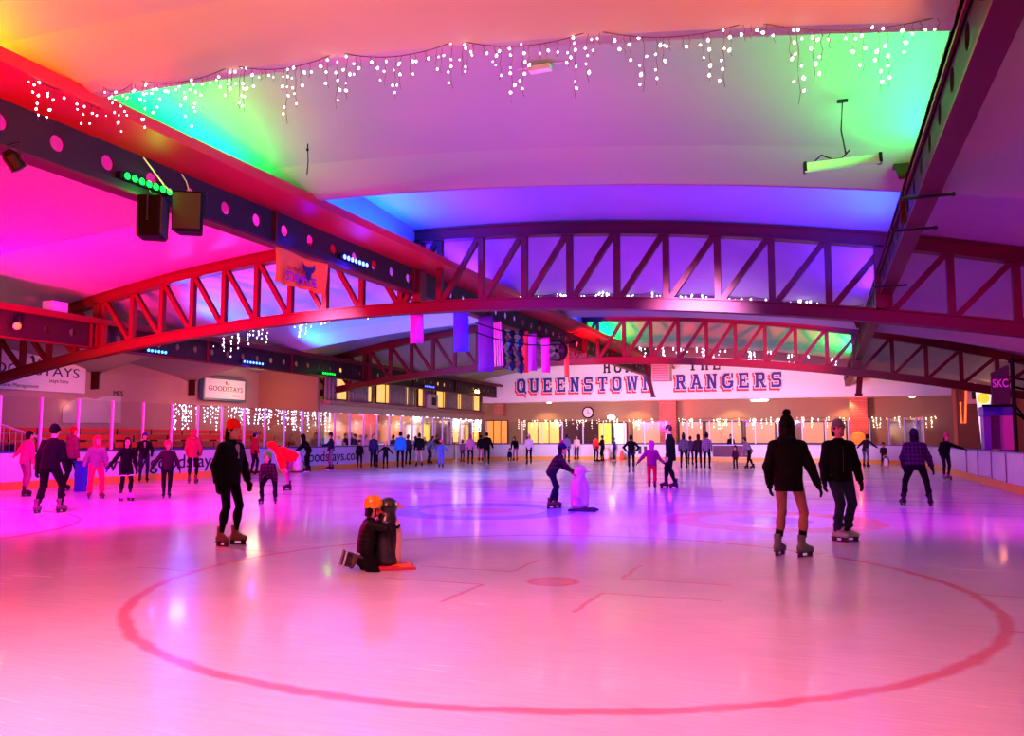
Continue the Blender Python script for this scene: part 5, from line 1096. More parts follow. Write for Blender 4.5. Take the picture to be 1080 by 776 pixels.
    F.cone(Hd(-0.045, 0.080, 0.036), Hd(0.045, 0.080, 0.036), 0.010 * hs, 0.010 * hs, 0.012); F.cone(Hd(-0.022, 0.082, -0.058), Hd(0.022, 0.082, -0.058), 0.007 * hs, 0.007 * hs, 0.004); F.cone(Hd(-0.018, 0.080, -0.070), Hd(0.018, 0.080, -0.070), 0.0075 * hs, 0.0075 * hs, 0.004); F.ell(Hd(0, 0.068, -0.098), (0.022 * hs, 0.018 * hs, 0.016 * hs), A, 0.015)
    F.ell(T(0, 0.0, 0.33), (0.145 * s, 0.095 * s, 0.18 * s), (r, f, u), 0.05); F.ell(T(0, 0, 0.12), (0.125 * s, 0.088 * s, 0.16 * s), (r, f, u), 0.05); F.ell(T(0, 0, -0.01), (0.135 * s, 0.095 * s, 0.10 * s), (r, f, u), 0.05)
    for i in (0, 1):
        F.cone(T((0.05 if i == 0 else -0.05), 0, 0.46), SH[i], 0.06 * s, 0.052 * s, 0.04); F.cone(SH[i], elb[i], 0.050 * s, 0.038 * s, 0.02); F.cone(elb[i], wri[i], 0.038 * s, 0.026 * s, 0.015); hand(F, i)
        F.cone(hips[i], knees[i], 0.082 * s, 0.052 * s, 0.03); F.cone(knees[i], ank[i], 0.050 * s, 0.034 * s, 0.02); kc = knees[i] * .62 + ank[i] * .38; F.ell(kc - V3(0, 0.012 * s, 0), (0.040 * s, 0.042 * s, 0.085 * s), None, 0.03)
        ty = R(toes[i] * (1 if i == 0 else -1)); fd, ud = (V3(math.sin(ty), math.cos(ty), 0), UP) if not kneel else (V3(0, -0.25, -0.97), V3(0, 0.97, -0.25)); F.cone(ank[i] - ud * 0.05 * s, ank[i] + fd * 0.11 * s - ud * 0.07 * s, 0.034 * s, 0.026 * s, 0.02)
    F.build('body', sm, t)
    if cell < 0.016:
        for sx in (-1, 1):
            m = MB(); m.ball(tuple(Hd(sx * 0.030, 0.0885, 0.0165)), 0.0068 * hs, 8, 6); m.build('eye', eyem, t, smooth=True)
    # ----- trousers or tights
    tc_ = trousers; g = 0.014 * s; bg = baggy
    F = Field(lo, hi, cell)
    F.ell(T(0, 0, 0.0), (0.152 * s, 0.116 * s, 0.145 * s), (r, f, u), 0.04); F.ell(T(0, 0, 0.15), (0.146 * s, 0.108 * s, 0.12 * s), (r, f, u), 0.04)
    for i in (0, 1):
        F.cone(hips[i], knees[i], 0.095 * s * (0.5 + .5 * bg), 0.062 * s * (0.4 + .6 * bg), 0.03); F.cone(knees[i], ank[i], 0.060 * s * (.35 + .65 * bg), 0.043 * s * (0.1 + 0.9 * bg) , 0.025)
        kc = knees[i] * .64 + ank[i] * .36; F.ell(kc - V3(0, 0.014 * s, 0), (0.052 * s, 0.055 * s, 0.11 * s), None, 0.03)
        if bg < 1.15: kc = knees[i] * .64 + ank[i] * .36; F.ell(kc - V3(0, 0.018 * s, 0), (0.052 * s, 0.056 * s, 0.11 * s), None, 0.03)
        else:
            for q, ph in ((0.55, 1), (0.8, -1)): kc = knees[i] * (1 - q) + ank[i] * q; F.ell(kc + V3(0.012 * ph * s, 0.01 * s, 0), (0.058 * s * bg, 0.062 * s * bg, 0.045 * s), None, 0.03)
        if bare is not None: pass
        d = unit(ank[i] - knees[i]); F.cut(ank[i] + d * (0.0 if bg < 1.2 else 0.02) * s, d, rad=0.2 * s)
    F.cut(T(0, 0, 0.19), u)
    lg = F.build('trousers' if bg > 0.97 else 'leggings', fabric(tc_, 'cloth'), t)
    if skirt is not None:
        F = Field(lo, hi, cell)
        F.ell(T(0, 0, 0.03), (0.150 * s, 0.112 * s, 0.12 * s), (r, f, u), 0.04)
        for i in (0, 1): q = hips[i] * 0.35 + knees[i] * 0.65; F.cone(hips[i], q, 0.106 * s, 0.092 * s, 0.04); F.cut(q, unit(q - hips[i]), rad=0.2 * s)
        F.cut(T(0, 0, 0.11), u); so = F.build('shorts', fabric(skirt), t)
        F = Field(lo, hi, cell)
        for i in (0, 1): q = hips[i] * 0.35 + knees[i] * 0.65; d = unit(q - hips[i]); F.cone(q - d * 0.012, q + d * 0.012, 0.096 * s, 0.096 * s, 0.0); F.cut(q + d * 0.015, d, rad=.2); F.cut(q - d * 0.015, -d, rad=.2)
        F.build('hem_trim', fabric((225, 215, 225)), so)
    # ----- jacket
    if jacket is not None:
        F = Field(lo, hi, cell); b = bulk
        F.ell(T(0, 0.0, 0.32), (0.172 * s * b * (0.5 + .5 * wide), 0.126 * s * b, 0.19 * s), (r, f, u), 0.06); F.ell(T(0, 0.005, 0.16), (0.160 * s * b, 0.125 * s * b, 0.17 * s), (r, f, u), 0.06)
        hv = unit(-u * 0.6 - UP * 0.4); hb = Pl + hv * hem * s
        F.cone(T(0, 0, 0.05), hb + hv * 0.06 * s, 0.158 * s * b, 0.172 * s * b, 0.06, squash=(f, 0.76))
        for i in (0, 1):
            sg = 1 if i == 0 else -1; F.cone(neck0 + r * 0.03 * sg * s - u * 0.015 * s, SH[i], 0.066 * s, 0.066 * s * b, 0.05); F.cone(SH[i], elb[i], 0.070 * s * b, 0.058 * s * b, 0.03); F.cone(elb[i], wri[i] + unit(wri[i] - elb[i]) * 0.02 * s, 0.058 * s * b, 0.045 * s * b, 0.02)
            d = unit(wri[i] - elb[i]); F.cut(wri[i], d, rad=0.13 * s)
            md = (elb[i] + wri[i]) / 2; F.ell(elb[i], (0.064 * s * b,) * 3, None, 0.02)
        F.cut(hb, hv)
        if collar: F.cone(neck0 - u * 0.02 * s, neck0 + (u * .8 + f * .1) * 0.055 * s, 0.085 * s, 0.070 * s, 0.02); F.cut(neck0 + u * 0.062 * s, u, rad=0.13 * s)
        jo = F.build('jacket', fabric(jacket, jkind), t)
        if shirt is not None:
            F = Field(lo, hi, cell * 0.8)
            for z0, z1, w in ((0.46, 0.30, 0.040), (0.30, 0.10, 0.030)): F.cone(T(0, 0.094 * b, z0), T(0, 0.116 * b, z1), w * s, w * 0.7 * s, 0.02, squash=(f, 0.6))
            F.build('shirt', fabric(shirt), t)
        elif cell < 0.016:
            m = MB(); m.tube([tuple(T(0, 0.125 * b + 0.012 * math.sin(z * 5), z)) for z in (0.44, 0.36, 0.28, 0.2, 0.12, 0.04)], 0.006 * s, 6); m.build('zip', darkmetal, jo)
        if hood:
            F = Field(lo, hi, cell); F.ell(T(0, -0.085, 0.50), (0.115 * s, 0.075 * s, 0.085 * s), (r, f, u), 0.03); F.cone(T(0.075, 0.01, 0.53), T(0.06, -0.09, 0.53), 0.042 * s, 0.05 * s, 0.03); F.cone(T(-0.075, 0.01, 0.53), T(-0.06, -0.09, 0.53), 0.042 * s, 0.05 * s, 0.03); F.build('hood', fabric(jacket, jkind), jo)
    if pack is not None:
        F = Field(lo, hi, cell); F.ell(T(0, -0.17, 0.30), (0.13 * s, 0.075 * s, 0.19 * s), (r, f, u), 0.03); F.build('backpack', fabric(pack), t)
    # ----- gloves
    if gloves is not None:
        for i in (0, 1):
            F = Field(wri[i] - 0.26 * s, wri[i] + 0.26 * s, cell * 0.5); hand(F, i, 0.006 * s, 0.008); d = unit(wri[i] - elb[i]); F.cone(wri[i] - d * 0.03 * s, wri[i] + d * 0.03 * s, 0.040 * s, 0.036 * s, 0.01); F.build('glove', fabric(gloves), t)
    # ----- hair and headgear
    if hair is not None:
        F = Field(lo, hi, cell * 0.75)
        F.ell(Hd(0, -0.020, 0.036), (0.083 * hs, 0.099 * hs, 0.099 * hs), A, 0.01)
        if hairlen > 0.02:
            for xx in (-0.055, -0.03, 0, 0.03, 0.055): F.cone(Hd(xx, -0.065 + abs(xx) * .3, 0.02), Hd(xx * 1.15, -0.075 + abs(xx) * .4, -0.03 - hairlen), 0.038 * hs, 0.026 * hs, 0.02)
            if hairlen > 0.12:
                for sx in (-1, 1): F.cone(Hd(sx * 0.072, -0.01, 0.02), Hd(sx * 0.08, 0.01, -hairlen * 0.8), 0.028 * hs, 0.022 * hs, 0.02)
        F.ell(Hd(0, 0.10, -0.03), (0.066 * hs, 0.085 * hs, 0.092 * hs), A, 0.01, 'sub')
        F.build('hair', fabric(hair, 'shiny'), t)
    if hat is not None:
        F = Field(lo, hi + 0.1, cell * 0.75)
        if hatkind == 'beanie':
            F.ell(Hd(0, -0.014, 0.044), (0.092 * hs, 0.110 * hs, 0.100 * hs), A, 0.01); F.ell(Hd(0, -0.028, 0.118), (0.058 * hs, 0.065 * hs, 0.040 * hs), A, 0.03); F.cut(Hd(0, 0.06, 0.034), -(hu * 1.0 + hf * -0.28))
            ob = F.build('knitted_hat', fabric(hat), t)
            F = Field(lo, hi + 0.1, cell * 0.75); F.ell(Hd(0, -0.014, 0.044), (0.098 * hs, 0.116 * hs, 0.098 * hs), A, 0.01); n_ = (hu - hf * 0.28); F.cut(Hd(0, 0.06, 0.030), -n_); F.cut(Hd(0, 0.06, 0.072), n_); F.build('hat_cuff', fabric(hat if pom is None else tuple(max(0, c - 8) for c in hat)), ob)
            if pom is not None:
                F = Field(lo, hi + 0.15, cell * 0.6); rr = random.Random(4); F.ell(Hd(0, -0.035, 0.178), (0.046 * hs,) * 3, None, 0.01)
                for q in range(14): d = unit((rr.uniform(-1, 1), rr.uniform(-1, 1), rr.uniform(-.6, 1))); F.ell(Hd(0, -0.035, 0.178) + d * 0.038 * hs, (0.016 * hs,) * 3, None, 0.006)
                F.build('bobble', fabric(pom), ob)
        elif hatkind == 'cap':
            F.ell(Hd(0, -0.016, 0.050), (0.088 * hs, 0.106 * hs, 0.096 * hs), A, 0.01); F.cut(Hd(0, 0, 0.045), -hu); F.cone(Hd(-0.03, 0.10, 0.052), Hd(0.03, 0.10, 0.052), 0.06 * hs, 0.06 * hs, 0.01, squash=(hu, 0.16)); F.build('cap', fabric(hat), t)
        elif hatkind == 'helmet':
            F.ell(Hd(0, -0.012, 0.052), (0.106 * hs, 0.126 * hs, 0.124 * hs), A, 0.01); F.cut(Hd(0, 0, 0.005), -(hu - hf * 0.15)); F.ell(Hd(0, 0.13, -0.01), (0.075 * hs, 0.08 * hs, 0.07 * hs), A, 0.01, 'sub')
            for xx in (-0.045, 0.0, 0.045): F.cone(Hd(xx, -0.10, 0.12), Hd(xx, 0.06, 0.135), 0.012 * hs, 0.012 * hs, 0.01)
            ob = F.build('helmet', mat('helmet_%d_%d_%d' % hat, hat, 0.3, vary=0.03, coat=0.4), t)
            F = Field(lo, hi, cell * 0.6); 
            for sx in (-1, 1): F.cone(Hd(sx * 0.088, 0.01, 0.02), Hd(sx * 0.04, 0.04, -0.115), 0.008 * hs, 0.007 * hs, 0.004)
            F.build('chin_strap', black, ob)
        elif hatkind == 'headband':
            F.ell(Hd(0, -0.014, 0.046), (0.094 * hs, 0.112 * hs, 0.120 * hs), A, 0.01); n_ = hu - hf * 0.25; F.cut(Hd(0, 0.06, 0.028), -n_); F.ell(Hd(0, -0.05, 0.10), (0.07 * hs, 0.08 * hs, 0.06 * hs), A, 0.03); F.build('head_scarf', fabric(hat), t)
        elif hatkind == 'hoodup':
            F.ell(Hd(0, -0.022, 0.030), (0.105 * hs, 0.120 * hs, 0.125 * hs), A, 0.02); F.cone(neck0, Hd(0, -0.04, -0.02), 0.10 * s, 0.095 * s, 0.04); F.ell(Hd(0, 0.12, -0.015), (0.068 * hs, 0.09 * hs, 0.095 * hs), A, 0.01, 'sub'); F.build('raised_hood', fabric(hat), t)
    # ----- skates: boot, holder and blade
    for i in (0, 1):
        ty = R(toes[i] * (1 if i == 0 else -1)); a = ank[i]
        if kneel: fd, sd, ud = V3(0, -0.25, -0.97), V3(1, 0, 0), V3(0, 0.97, -0.25)
        else: fd = V3(math.sin(ty), math.cos(ty), 0); sd = V3(math.cos(ty), -math.sin(ty), 0); ud = UP
        flat = a - ud * 0.10 * s
        F = Field(np.minimum(flat, a) - 0.3 * s, np.maximum(a, flat) + 0.3 * s, min(cell, 0.016))
        F.cone(a + ud * 0.10 * s - fd * 0.01 * s, a - ud * 0.04 * s, 0.055 * s, 0.052 * s, 0.01, squash=(sd, 0.85)); F.cone(flat - fd * 0.035 * s + ud * 0.045 * s, flat + fd * 0.15 * s + ud * 0.036 * s, 0.048 * s, 0.042 * s, 0.04); F.cone(flat + fd * 0.06 * s + ud * 0.07 * s, flat + fd * 0.10 * s + ud * 0.05 * s, 0.04 * s, 0.036 * s, 0.03)
        F.cut(flat + ud * 0.006, -ud); F.cut(a + ud * 0.125 * s, ud)
        bo = F.build('skate_boot', fabric(boots, 'shiny'), t)
        m = MB(); c = flat + fd * 0.045 * s
        m.frame_box(tuple(c + ud * 0.002), tuple(fd * 0.128 * s), tuple(sd * 0.030 * s), tuple(ud * 0.008)); m.frame_box(tuple(c + fd * 0.085 * s - ud * 0.03), tuple(fd * 0.036 * s), tuple(sd * 0.014 * s), tuple(ud * 0.030)); m.frame_box(tuple(c - fd * 0.085 * s - ud * 0.03), tuple(fd * 0.032 * s), tuple(sd * 0.014 * s), tuple(ud * 0.030)); m.frame_box(tuple(c - ud * 0.052), tuple(fd * 0.125 * s), tuple(sd * 0.008 * s), tuple(ud * 0.010))
        m.build('blade_holder', holder_white if holder == 'white' else holder_black, bo)
        m = MB(); pr_ = [(-0.15, 0.030), (-0.145, 0.008), (-0.12, 0.0), (0.12, 0.0), (0.15, 0.010), (0.158, 0.030)]; m.prism([tuple(flat + fd * (0.045 + q) * s + ud * (-BL + w) - sd * 0.003) for q, w in pr_], tuple(sd * 0.006)); m.build('blade', bladem, bo)
        if sock is not None:
            F = Field(a - 0.15, a + 0.3, cell * .8); d = unit(knees[i] - a); F.cone(a + d * 0.08 * s, a + d * 0.19 * s, 0.050 * s, 0.052 * s, 0.01); F.cut(a + d * 0.20 * s, d); F.cut(a + d * 0.09 * s, -d); F.build('ankle_sock', fabric(sock), t)
    return t
# -------------------------------------------------------- penguin skating aids
def penguin(label, px, py, face, Hh, back=(18, 18, 22), belly=(232, 226, 226), feet=(240, 120, 30), beak=(250, 150, 30), runner=None, handles=True, cell=0.02, pos=None, snow=False):
    P0 = Vector(pos) if pos is not None else on_ice(px, py, 0.4); t = thing('penguin_skate_aid', label, 'skating aid', tuple(P0), math.atan2(-P0.x, P0.y) - R(face)); s = Hh / 0.9
    lo, hi = V3(-0.4, -0.4, -0.02) * s, V3(0.4, 0.55, 1.1) * s
    F = Field(lo, hi, cell); F.ell((0, 0, 0.36 * s), (0.19 * s, 0.17 * s, 0.36 * s), None, 0.05); F.ell((0, 0.0, 0.14 * s), (0.18 * s, 0.17 * s, 0.13 * s), None, 0.05); F.cone((0, 0, 0.62 * s), (0, 0.01 * s, 0.74 * s), 0.12 * s, 0.10 * s, 0.05); F.ell((0, 0.02 * s, 0.78 * s), (0.105 * s, 0.12 * s, 0.11 * s), None, 0.03); F.cut((0, 0, 0.04 * s), (0, 0, -1)); F.build('body', mat('aid_shell_%d_%d_%d' % back, back, 0.35, vary=0.1, coat=0.3), t)
    F = Field(lo, hi, cell); F.ell((0, 0.055 * s, 0.35 * s), (0.155 * s, 0.145 * s, 0.33 * s), None, 0.04); F.ell((0, 0.05 * s, 0.16 * s), (0.15 * s, 0.15 * s, 0.12 * s), None, 0.04); F.cut((0, 0, 0.05 * s), (0, 0, -1)); F.build('belly', mat('aid_belly_%d_%d_%d' % belly, belly, 0.35, vary=0.03, coat=0.3), t)
    for sx in (-1, 1):
        F = Field(lo, hi, cell * 0.8); F.cone((sx * 0.17 * s, 0, 0.56 * s), (sx * 0.23 * s, 0.03 * s, 0.28 * s), 0.06 * s, 0.035 * s, 0.01, squash=(V3(1, 0, 0), 0.45)); F.build('flipper', MATS['aid_shell_%d_%d_%d' % back], t)
        F = Field(lo, hi, cell * 0.8); F.cone((sx * 0.08 * s, 0.06 * s, 0.035 * s), (sx * 0.10 * s, 0.26 * s, 0.03 * s), 0.065 * s, 0.075 * s, 0.02, squash=(V3(0, 0, 1), 0.45)); F.cut((0, 0, 0.0), (0, 0, -1)); F.build('foot', mat('aid_foot_%d_%d_%d' % feet, feet, 0.4), t)
        m = MB(); m.ball((sx * 0.058 * s, 0.115 * s, 0.81 * s), 0.022 * s, 10, 8); e = m.build('eye', mat('aid_eye_white', (235, 235, 235), 0.3), t, smooth=True); m = MB(); m.ball((sx * 0.062 * s, 0.133 * s, 0.812 * s), 0.010 * s, 8, 6); m.build('pupil', black, e, smooth=True)
        if handles: m = MB(); m.tube([(sx * 0.09 * s, -0.02 * s, 0.66 * s), (sx * 0.17 * s, -0.08 * s, 0.72 * s), (sx * 0.19 * s, -0.14 * s, 0.73 * s)], 0.016 * s, 8); m.build('handle', mat('aid_handle_red', (190, 30, 50), 0.4), t)
    F = Field(lo, hi, cell * 0.7); F.cone((0, 0.12 * s, 0.775 * s), (0, 0.225 * s, 0.765 * s), 0.034 * s, 0.008 * s, 0.01); F.build('beak', mat('aid_beak_%d_%d_%d' % beak, beak, 0.4), t)
    m = MB(); q = 0.21 * s
    for sx in (-1, 1): m.box(sx * 0.15 * s - 0.035 * s, sx * 0.15 * s + 0.035 * s, -0.2 * s, 0.36 * s, 0.0, 0.035 * s)
    m.box(-0.17 * s, 0.17 * s, -0.17 * s, 0.15 * s, 0.03 * s, 0.05 * s); m.build('runner', mat('aid_runner_%d_%d_%d' % (runner or feet), runner or feet, 0.4), t, bevel=0.008)
    return t
STAND = dict(armR=((0.2, 0.05, -1), (0.08, 0.2, -1)), armL=((0.2, 0.05, -1), (0.08, 0.2, -1)))
K = (18, 17, 21); DG = (16, 15, 19)
# ---- nearest skaters
person('person seen from behind in black bobble hat, black jacket and tan leggings', 832, 588.5, 2, H=1.76, cell=0.0125, stance=((0.17, 0.0), (-0.13, 0.04)), toes=(42, -22), lean=0.04, armR=((0.42, -0.02, -1), (0.38, 0.12, -1)), armL=((0.30, -0.10, -1), (-0.05, 0.35, -1)), jacket=DG, hem=0.15, bulk=1.13, trousers=(150, 98, 88), baggy=0.85, gloves=(16, 15, 18), hat=(14, 13, 16), pom=(16, 14, 18), hairlen=0.16, hood=True, boots=(96, 92, 100), sock=(18, 16, 20), hips_back=-0.02)
person('person in grey beanie, dark jacket and dark jeans facing the bobble hat skater', 886, 572, 158, H=1.74, cell=0.0125, stance=((0.06, 0.05), (-0.10, 0.0)), toes=(-40, 70), lean=0.02, look=0.1, armR=((0.22, 0.0, -1), (0.08, 0.2, -1)), armL=((0.3, 0.05, -1), (0.18, 0.15, -1)), jacket=(22, 21, 27), hem=0.10, bulk=1.2, trousers=(40, 44, 58), baggy=1.25, skin=(205, 120, 100), gloves=(14, 13, 16), hat=(120, 96, 104), hair=(40, 28, 24), boots=(172, 158, 158), holder='black')
person('person in red headscarf, open black jacket, black tights and brown skates', 238, 576.5, 128, H=1.72, cell=0.0125, stance=((0.12, 0.0), (-0.11, 0.08)), toes=(14, 10), lean=0.05, nod=0.12, look=0.15, armR=((0.3, -0.2, -1), (0.05, 0.25, -1)), armL=((0.42, 0.12, -1), (0.25, 0.2, -1)), jacket=DG, hem=0.09, bulk=1.22, trousers=(17, 16, 20), baggy=0.88, shirt=(150, 130, 138), gloves=(24, 20, 24), hat=(240, 36, 26), hatkind='headband', hairlen=0.10, boots=(126, 80, 76), skin=(205, 140, 120), collar=True)
person('person all in black gliding away past the pink jacketed skater', 51, 542, 32, H=1.80, cell=0.014, stance=((0.17, 0.10), (-0.19, -0.10)), toes=(10, 10), lean=0.18, hipdrop=0.06, armR=((0.25, 0.15, -1), (0.0, 0.5, -1)), armL=((0.34, -0.05, -1), (0.12, 0.15, -1)), jacket=(13, 12, 17), bulk=1.15, hem=0.08, trousers=(13, 12, 17), baggy=1.2, gloves=K, hat=(13, 12, 16), hairlen=0.02, boots=(100, 70, 84))
person('person in dark checked jacket and navy beanie skating away with legs apart', 967, 534.5, -6, H=1.74, cell=0.014, stance=((0.28, 0.0), (-0.27, 0.0)), toes=(20, 18), lean=0.28, nod=-0.02, hipdrop=0.06, hips_back=0.1, armR=((0.42, 0.12, -1), (0.30, 0.2, -1)), armL=((0.35, 0.3, -1), (-0.1, 0.6, -0.8)), jacket=(44, 30, 52), jkind='plaid', bulk=1.22, hem=0.03, trousers=(14, 13, 18), baggy=1.15, gloves=K, hat=(26, 24, 54), hairlen=0.10, boots=(34, 28, 36), holder='black')
# kneeling child and its penguin
person('kneeling child in yellow helmet and black puffer jacket hugging a penguin aid', 385, 601.5, 80, H=1.16, kid=True, cell=0.0115, kneel=True, stance=((0.10, -0.16), (-0.10, -0.19)), lift=(0.0, 0.0), hipz=0.25, hips_back=-0.20, lean=0.14, nod=0.1, armR=((0.55, 0.9, -0.05), (-0.75, 0.75, 0.1)), armL=((0.55, 0.9, -0.05), (-0.75, 0.75, 0.1)), jacket=(30, 24, 28), jkind='puffer', bulk=1.28, hem=0.06, trousers=(22, 20, 26), baggy=1.25, gloves=(18, 16, 20), hat=(250, 160, 20), hatkind='helmet', hairlen=0.06, boots=(86, 62, 70), holder='black')
penguin('black and white penguin aid with orange beak held by the kneeling child', 407, 599.5, 84, 0.86, belly=(238, 190, 160), feet=(240, 110, 30), runner=(200, 30, 60), cell=0.012)
# child pushing a pale penguin
person('child in bobble hat and dark patterned jacket pushing the tall pale penguin aid', 586, 537, 76, H=1.42, kid=True, cell=0.014, stance=((0.08, -0.18), (-0.10, 0.02)), lean=0.55, nod=-0.1, hipdrop=0.05, hips_back=0.02, armR=((0.1, 1, -0.55), (-0.05, 1, 0.0)), armL=((0.1, 1, -0.5), (-0.05, 1, 0.05)), jacket=(54, 34, 34), jkind='plaid', bulk=1.15, hem=0.06, trousers=(22, 18, 40), baggy=1.15, gloves=(20, 18, 24), hat=(36, 26, 60), pom=(170, 40, 70), hairlen=0.08, boots=(96, 60, 56), skin=(215, 120, 100))
penguin('tall pale penguin aid with dark runners pushed by the child in the bobble hat', 611, 538.5, 100, 0.99, back=(196, 178, 182), belly=(208, 190, 192), feet=(46, 26, 52), beak=(230, 150, 130), runner=(40, 22, 48), cell=0.014)
# ---- middle distance
person('child in purple jacket and hot pink trousers holding hands with a tall person', 688, 516, 4, H=1.36, kid=True, cell=0.016, stance=((0.10, 0.0), (-0.12, 0.0)), armR=((0.5, 0.1, -1), (0.75, 0.1, -0.75)), armL=((0.75, 0.0, -0.85), (0.8, 0.05, -0.9)), jacket=(130, 12, 100), bulk=1.22, hem=0.10, trousers=(190, 14, 60), baggy=1.35, gloves=(28, 20, 40), hat=(178, 40, 140), hatkind='hoodup', boots=(52, 30, 60), holder='black', lean=0.06)
person('tall bareheaded person in long black coat holding the purple clad child\'s hand', 707, 515.5, 278, H=1.90, cell=0.016, stance=((0.08, 0.13), (-0.10, -0.16)), lean=0.05, nod=0.12, look=0.1, armR=((0.3, 0.25, -1), (0.12, 0.35, -1)), armL=((0.2, 0.05, -1), (0.08, 0.2, -1)), jacket=(18, 16, 26), bulk=1.08, hem=0.20, trousers=(18, 17, 30), baggy=1.1, skin=(205, 130, 130), hair=(50, 28, 28), hairlen=0.02, boots=(44, 40, 56))
person('child in grey pink jacket, pink hat and bright pink trousers facing the camera', 100, 526.5, 172, H=1.52, kid=True, cell=0.016, stance=((0.16, 0.0), (-0.16, 0.06)), toes=(10, 16), armR=((0.4, 0.05, -1), (0.3, 0.2, -1)), armL=((0.28, 0.05, -1), (0.1, 0.2, -1)), jacket=(124, 90, 114), bulk=1.15, hem=0.10, trousers=(255, 40, 84), baggy=1.35, gloves=(30, 50, 200), hat=(240, 56, 66), hatkind='hoodup', boots=(110, 40, 70), holder='black', skin=(215, 120, 110))
person('person in bright pink jacket and grey trousers stretching one arm to the boards', 25, 524, 62, H=1.68, cell=0.016, stance=((0.18, -0.08), (-0.16, 0.10)), lean=0.12, armR=((0.2, 0.1, -1), (0.1, 0.2, -1)), armL=((1.0, 0.0, -0.75), (1.0, 0.05, -0.55)), jacket=(255, 44, 110), bulk=1.05, hem=0.10, trousers=(142, 80, 108), baggy=1.1, hair=(26, 18, 20), hairlen=0.06, boots=(50, 26, 44))
person('tall person in mauve hooded jacket and black trousers behind the black clad skater', 74, 517.5, 64, H=1.84, cell=0.018, stance=((0.10, 0.14), (-0.12, -0.12)), lean=0.05, look=0.2, jacket=(96, 46, 78), bulk=1.2, hem=0.10, trousers=(22, 16, 26), hair=(110, 30, 30), hood=True, boots=(46, 24, 34), skin=(230, 110, 90), **STAND)
person('dark haired child in black printed top with white hemmed shorts and leggings', 130, 529, 150, H=1.48, kid=True, cell=0.016, stance=((0.10, 0.0), (-0.16, 0.05)), look=0.4, armR=((0.75, 0.1, -0.9), (0.7, 0.3, -0.6)), armL=((0.4, 0.0, -1), (0.1, 0.2, -1)), jacket=(18, 16, 24), collar=False, bulk=0.98, hem=0.05, trousers=(20, 16, 26), baggy=0.85, skirt=(16, 14, 20), gloves=(18, 16, 22), hairlen=0.14, boots=(225, 130, 190), skin=(225, 120, 110))
person('person in blue cap, open black jacket and jeans standing at the boards', 151, 507.5, 176, H=1.66, cell=0.02, armR=((0.4, -0.1, -1), (-0.1, 0.3, -0.9)), armL=((0.4, -0.1, -1), (-0.1, 0.3, -0.9)), jacket=(20, 18, 28), shirt=(130, 110, 150), trousers=(30, 30, 62), hat=(40, 40, 150), hatkind='cap', boots=(28, 24, 40))
person('child in dark jacket and orange pink hat with arms held low at the lettered boards', 176, 526, 178, H=1.38, kid=True, cell=0.018, stance=((0.10, 0.02), (-0.06, 0.0)), armR=((0.7, 0.05, -0.9), (0.5, 0.2, -0.9)), armL=((0.5, 0.05, -1), (0.3, 0.2, -1)), jacket=(44, 18, 34), bulk=1.1, trousers=(24, 16, 32), baggy=1.1, hat=(230, 60, 70), gloves=(30, 18, 26), boots=(50, 26, 46), skin=(220, 110, 100))
person('person in mauve pink coat and black leggings beside the lettered boards', 203, 510.5, 14, H=1.80, cell=0.02, stance=((0.10, 0.0), (-0.12, 0.03)), armR=((0.25, 0.1, -1), (-0.2, 0.4, -1)), armL=((0.25, 0.1, -1), (-0.2, 0.4, -1)), jacket=(128, 54, 76), bulk=1.08, hem=0.14, trousers=(20, 16, 24), baggy=0.85, hair=(140, 50, 70), hood=True, boots=(96, 50, 70))
person('person in red and dark jacket with blue cap behind the red headscarf skater', 268, 500, 60, H=1.74, cell=0.02, stance=((0.08, 0.06), (-0.10, -0.08)), jacket=(130, 30, 50), bulk=1.05, trousers=(22, 20, 44), hat=(70, 60, 160), hatkind='cap', boots=(30, 24, 40), **STAND)
person('child in green helmet and dark jacket crouching forward over the ice', 283, 532, 196, H=1.26, kid=True, cell=0.016, stance=((0.22, -0.02), (-0.22, 0.0)), toes=(16, 24), lean=0.75, nod=-0.45, hipdrop=0.12, hips_back=0.12, armR=((0.25, 0.35, -1), (0.1, 0.3, -1)), armL=((0.25, 0.3, -1), (0.1, 0.2, -1)), jacket=(58, 26, 46), jkind='plaid', bulk=1.2, hem=0.05, trousers=(24, 18, 34), baggy=1.2, gloves=(22, 16, 26), hat=(70, 255, 10), hatkind='helmet', boots=(60, 36, 60), skin=(220, 130, 120))
person('person in big red jacket and mauve trousers bending over the green helmeted child', 305, 517.5, 262, H=1.74, cell=0.018, stance=((0.09, 0.0), (-0.09, 0.03)), lean=1.12, nod=0.45, hips_back=0.06, hipdrop=0.04, armR=((0.2, 0.35, -1), (0.05, 0.4, -1)), armL=((0.2, 0.25, -1), (0.05, 0.3, -1)), jacket=(240, 26, 26), jkind='puffer', bulk=1.6, hem=0.08, trousers=(150, 60, 140), baggy=1.0, hat=(235, 24, 24), hatkind='hoodup', hair=(160, 30, 30), boots=(40, 26, 46))
person('person in black hooded coat leaning onto a white penguin aid by the boards', 324, 495.5, 282, H=1.72, cell=0.022, stance=((0.08, -0.08), (-0.10, 0.0)), lean=0.5, armR=((0.15, 0.9, -0.6), (0, 1, -0.2)), armL=((0.15, 0.9, -0.6), (0, 1, -0.2)), jacket=(18, 17, 26), bulk=1.15, trousers=(18, 18, 30), hat=(18, 17, 24), hatkind='hoodup', boots=(24, 22, 30))
penguin('white penguin aid before the black coated person at the lettered boards', 314, 495.5, 285, 1.0, back=(215, 200, 225), belly=(230, 220, 235), feet=(60, 40, 70), cell=0.022)
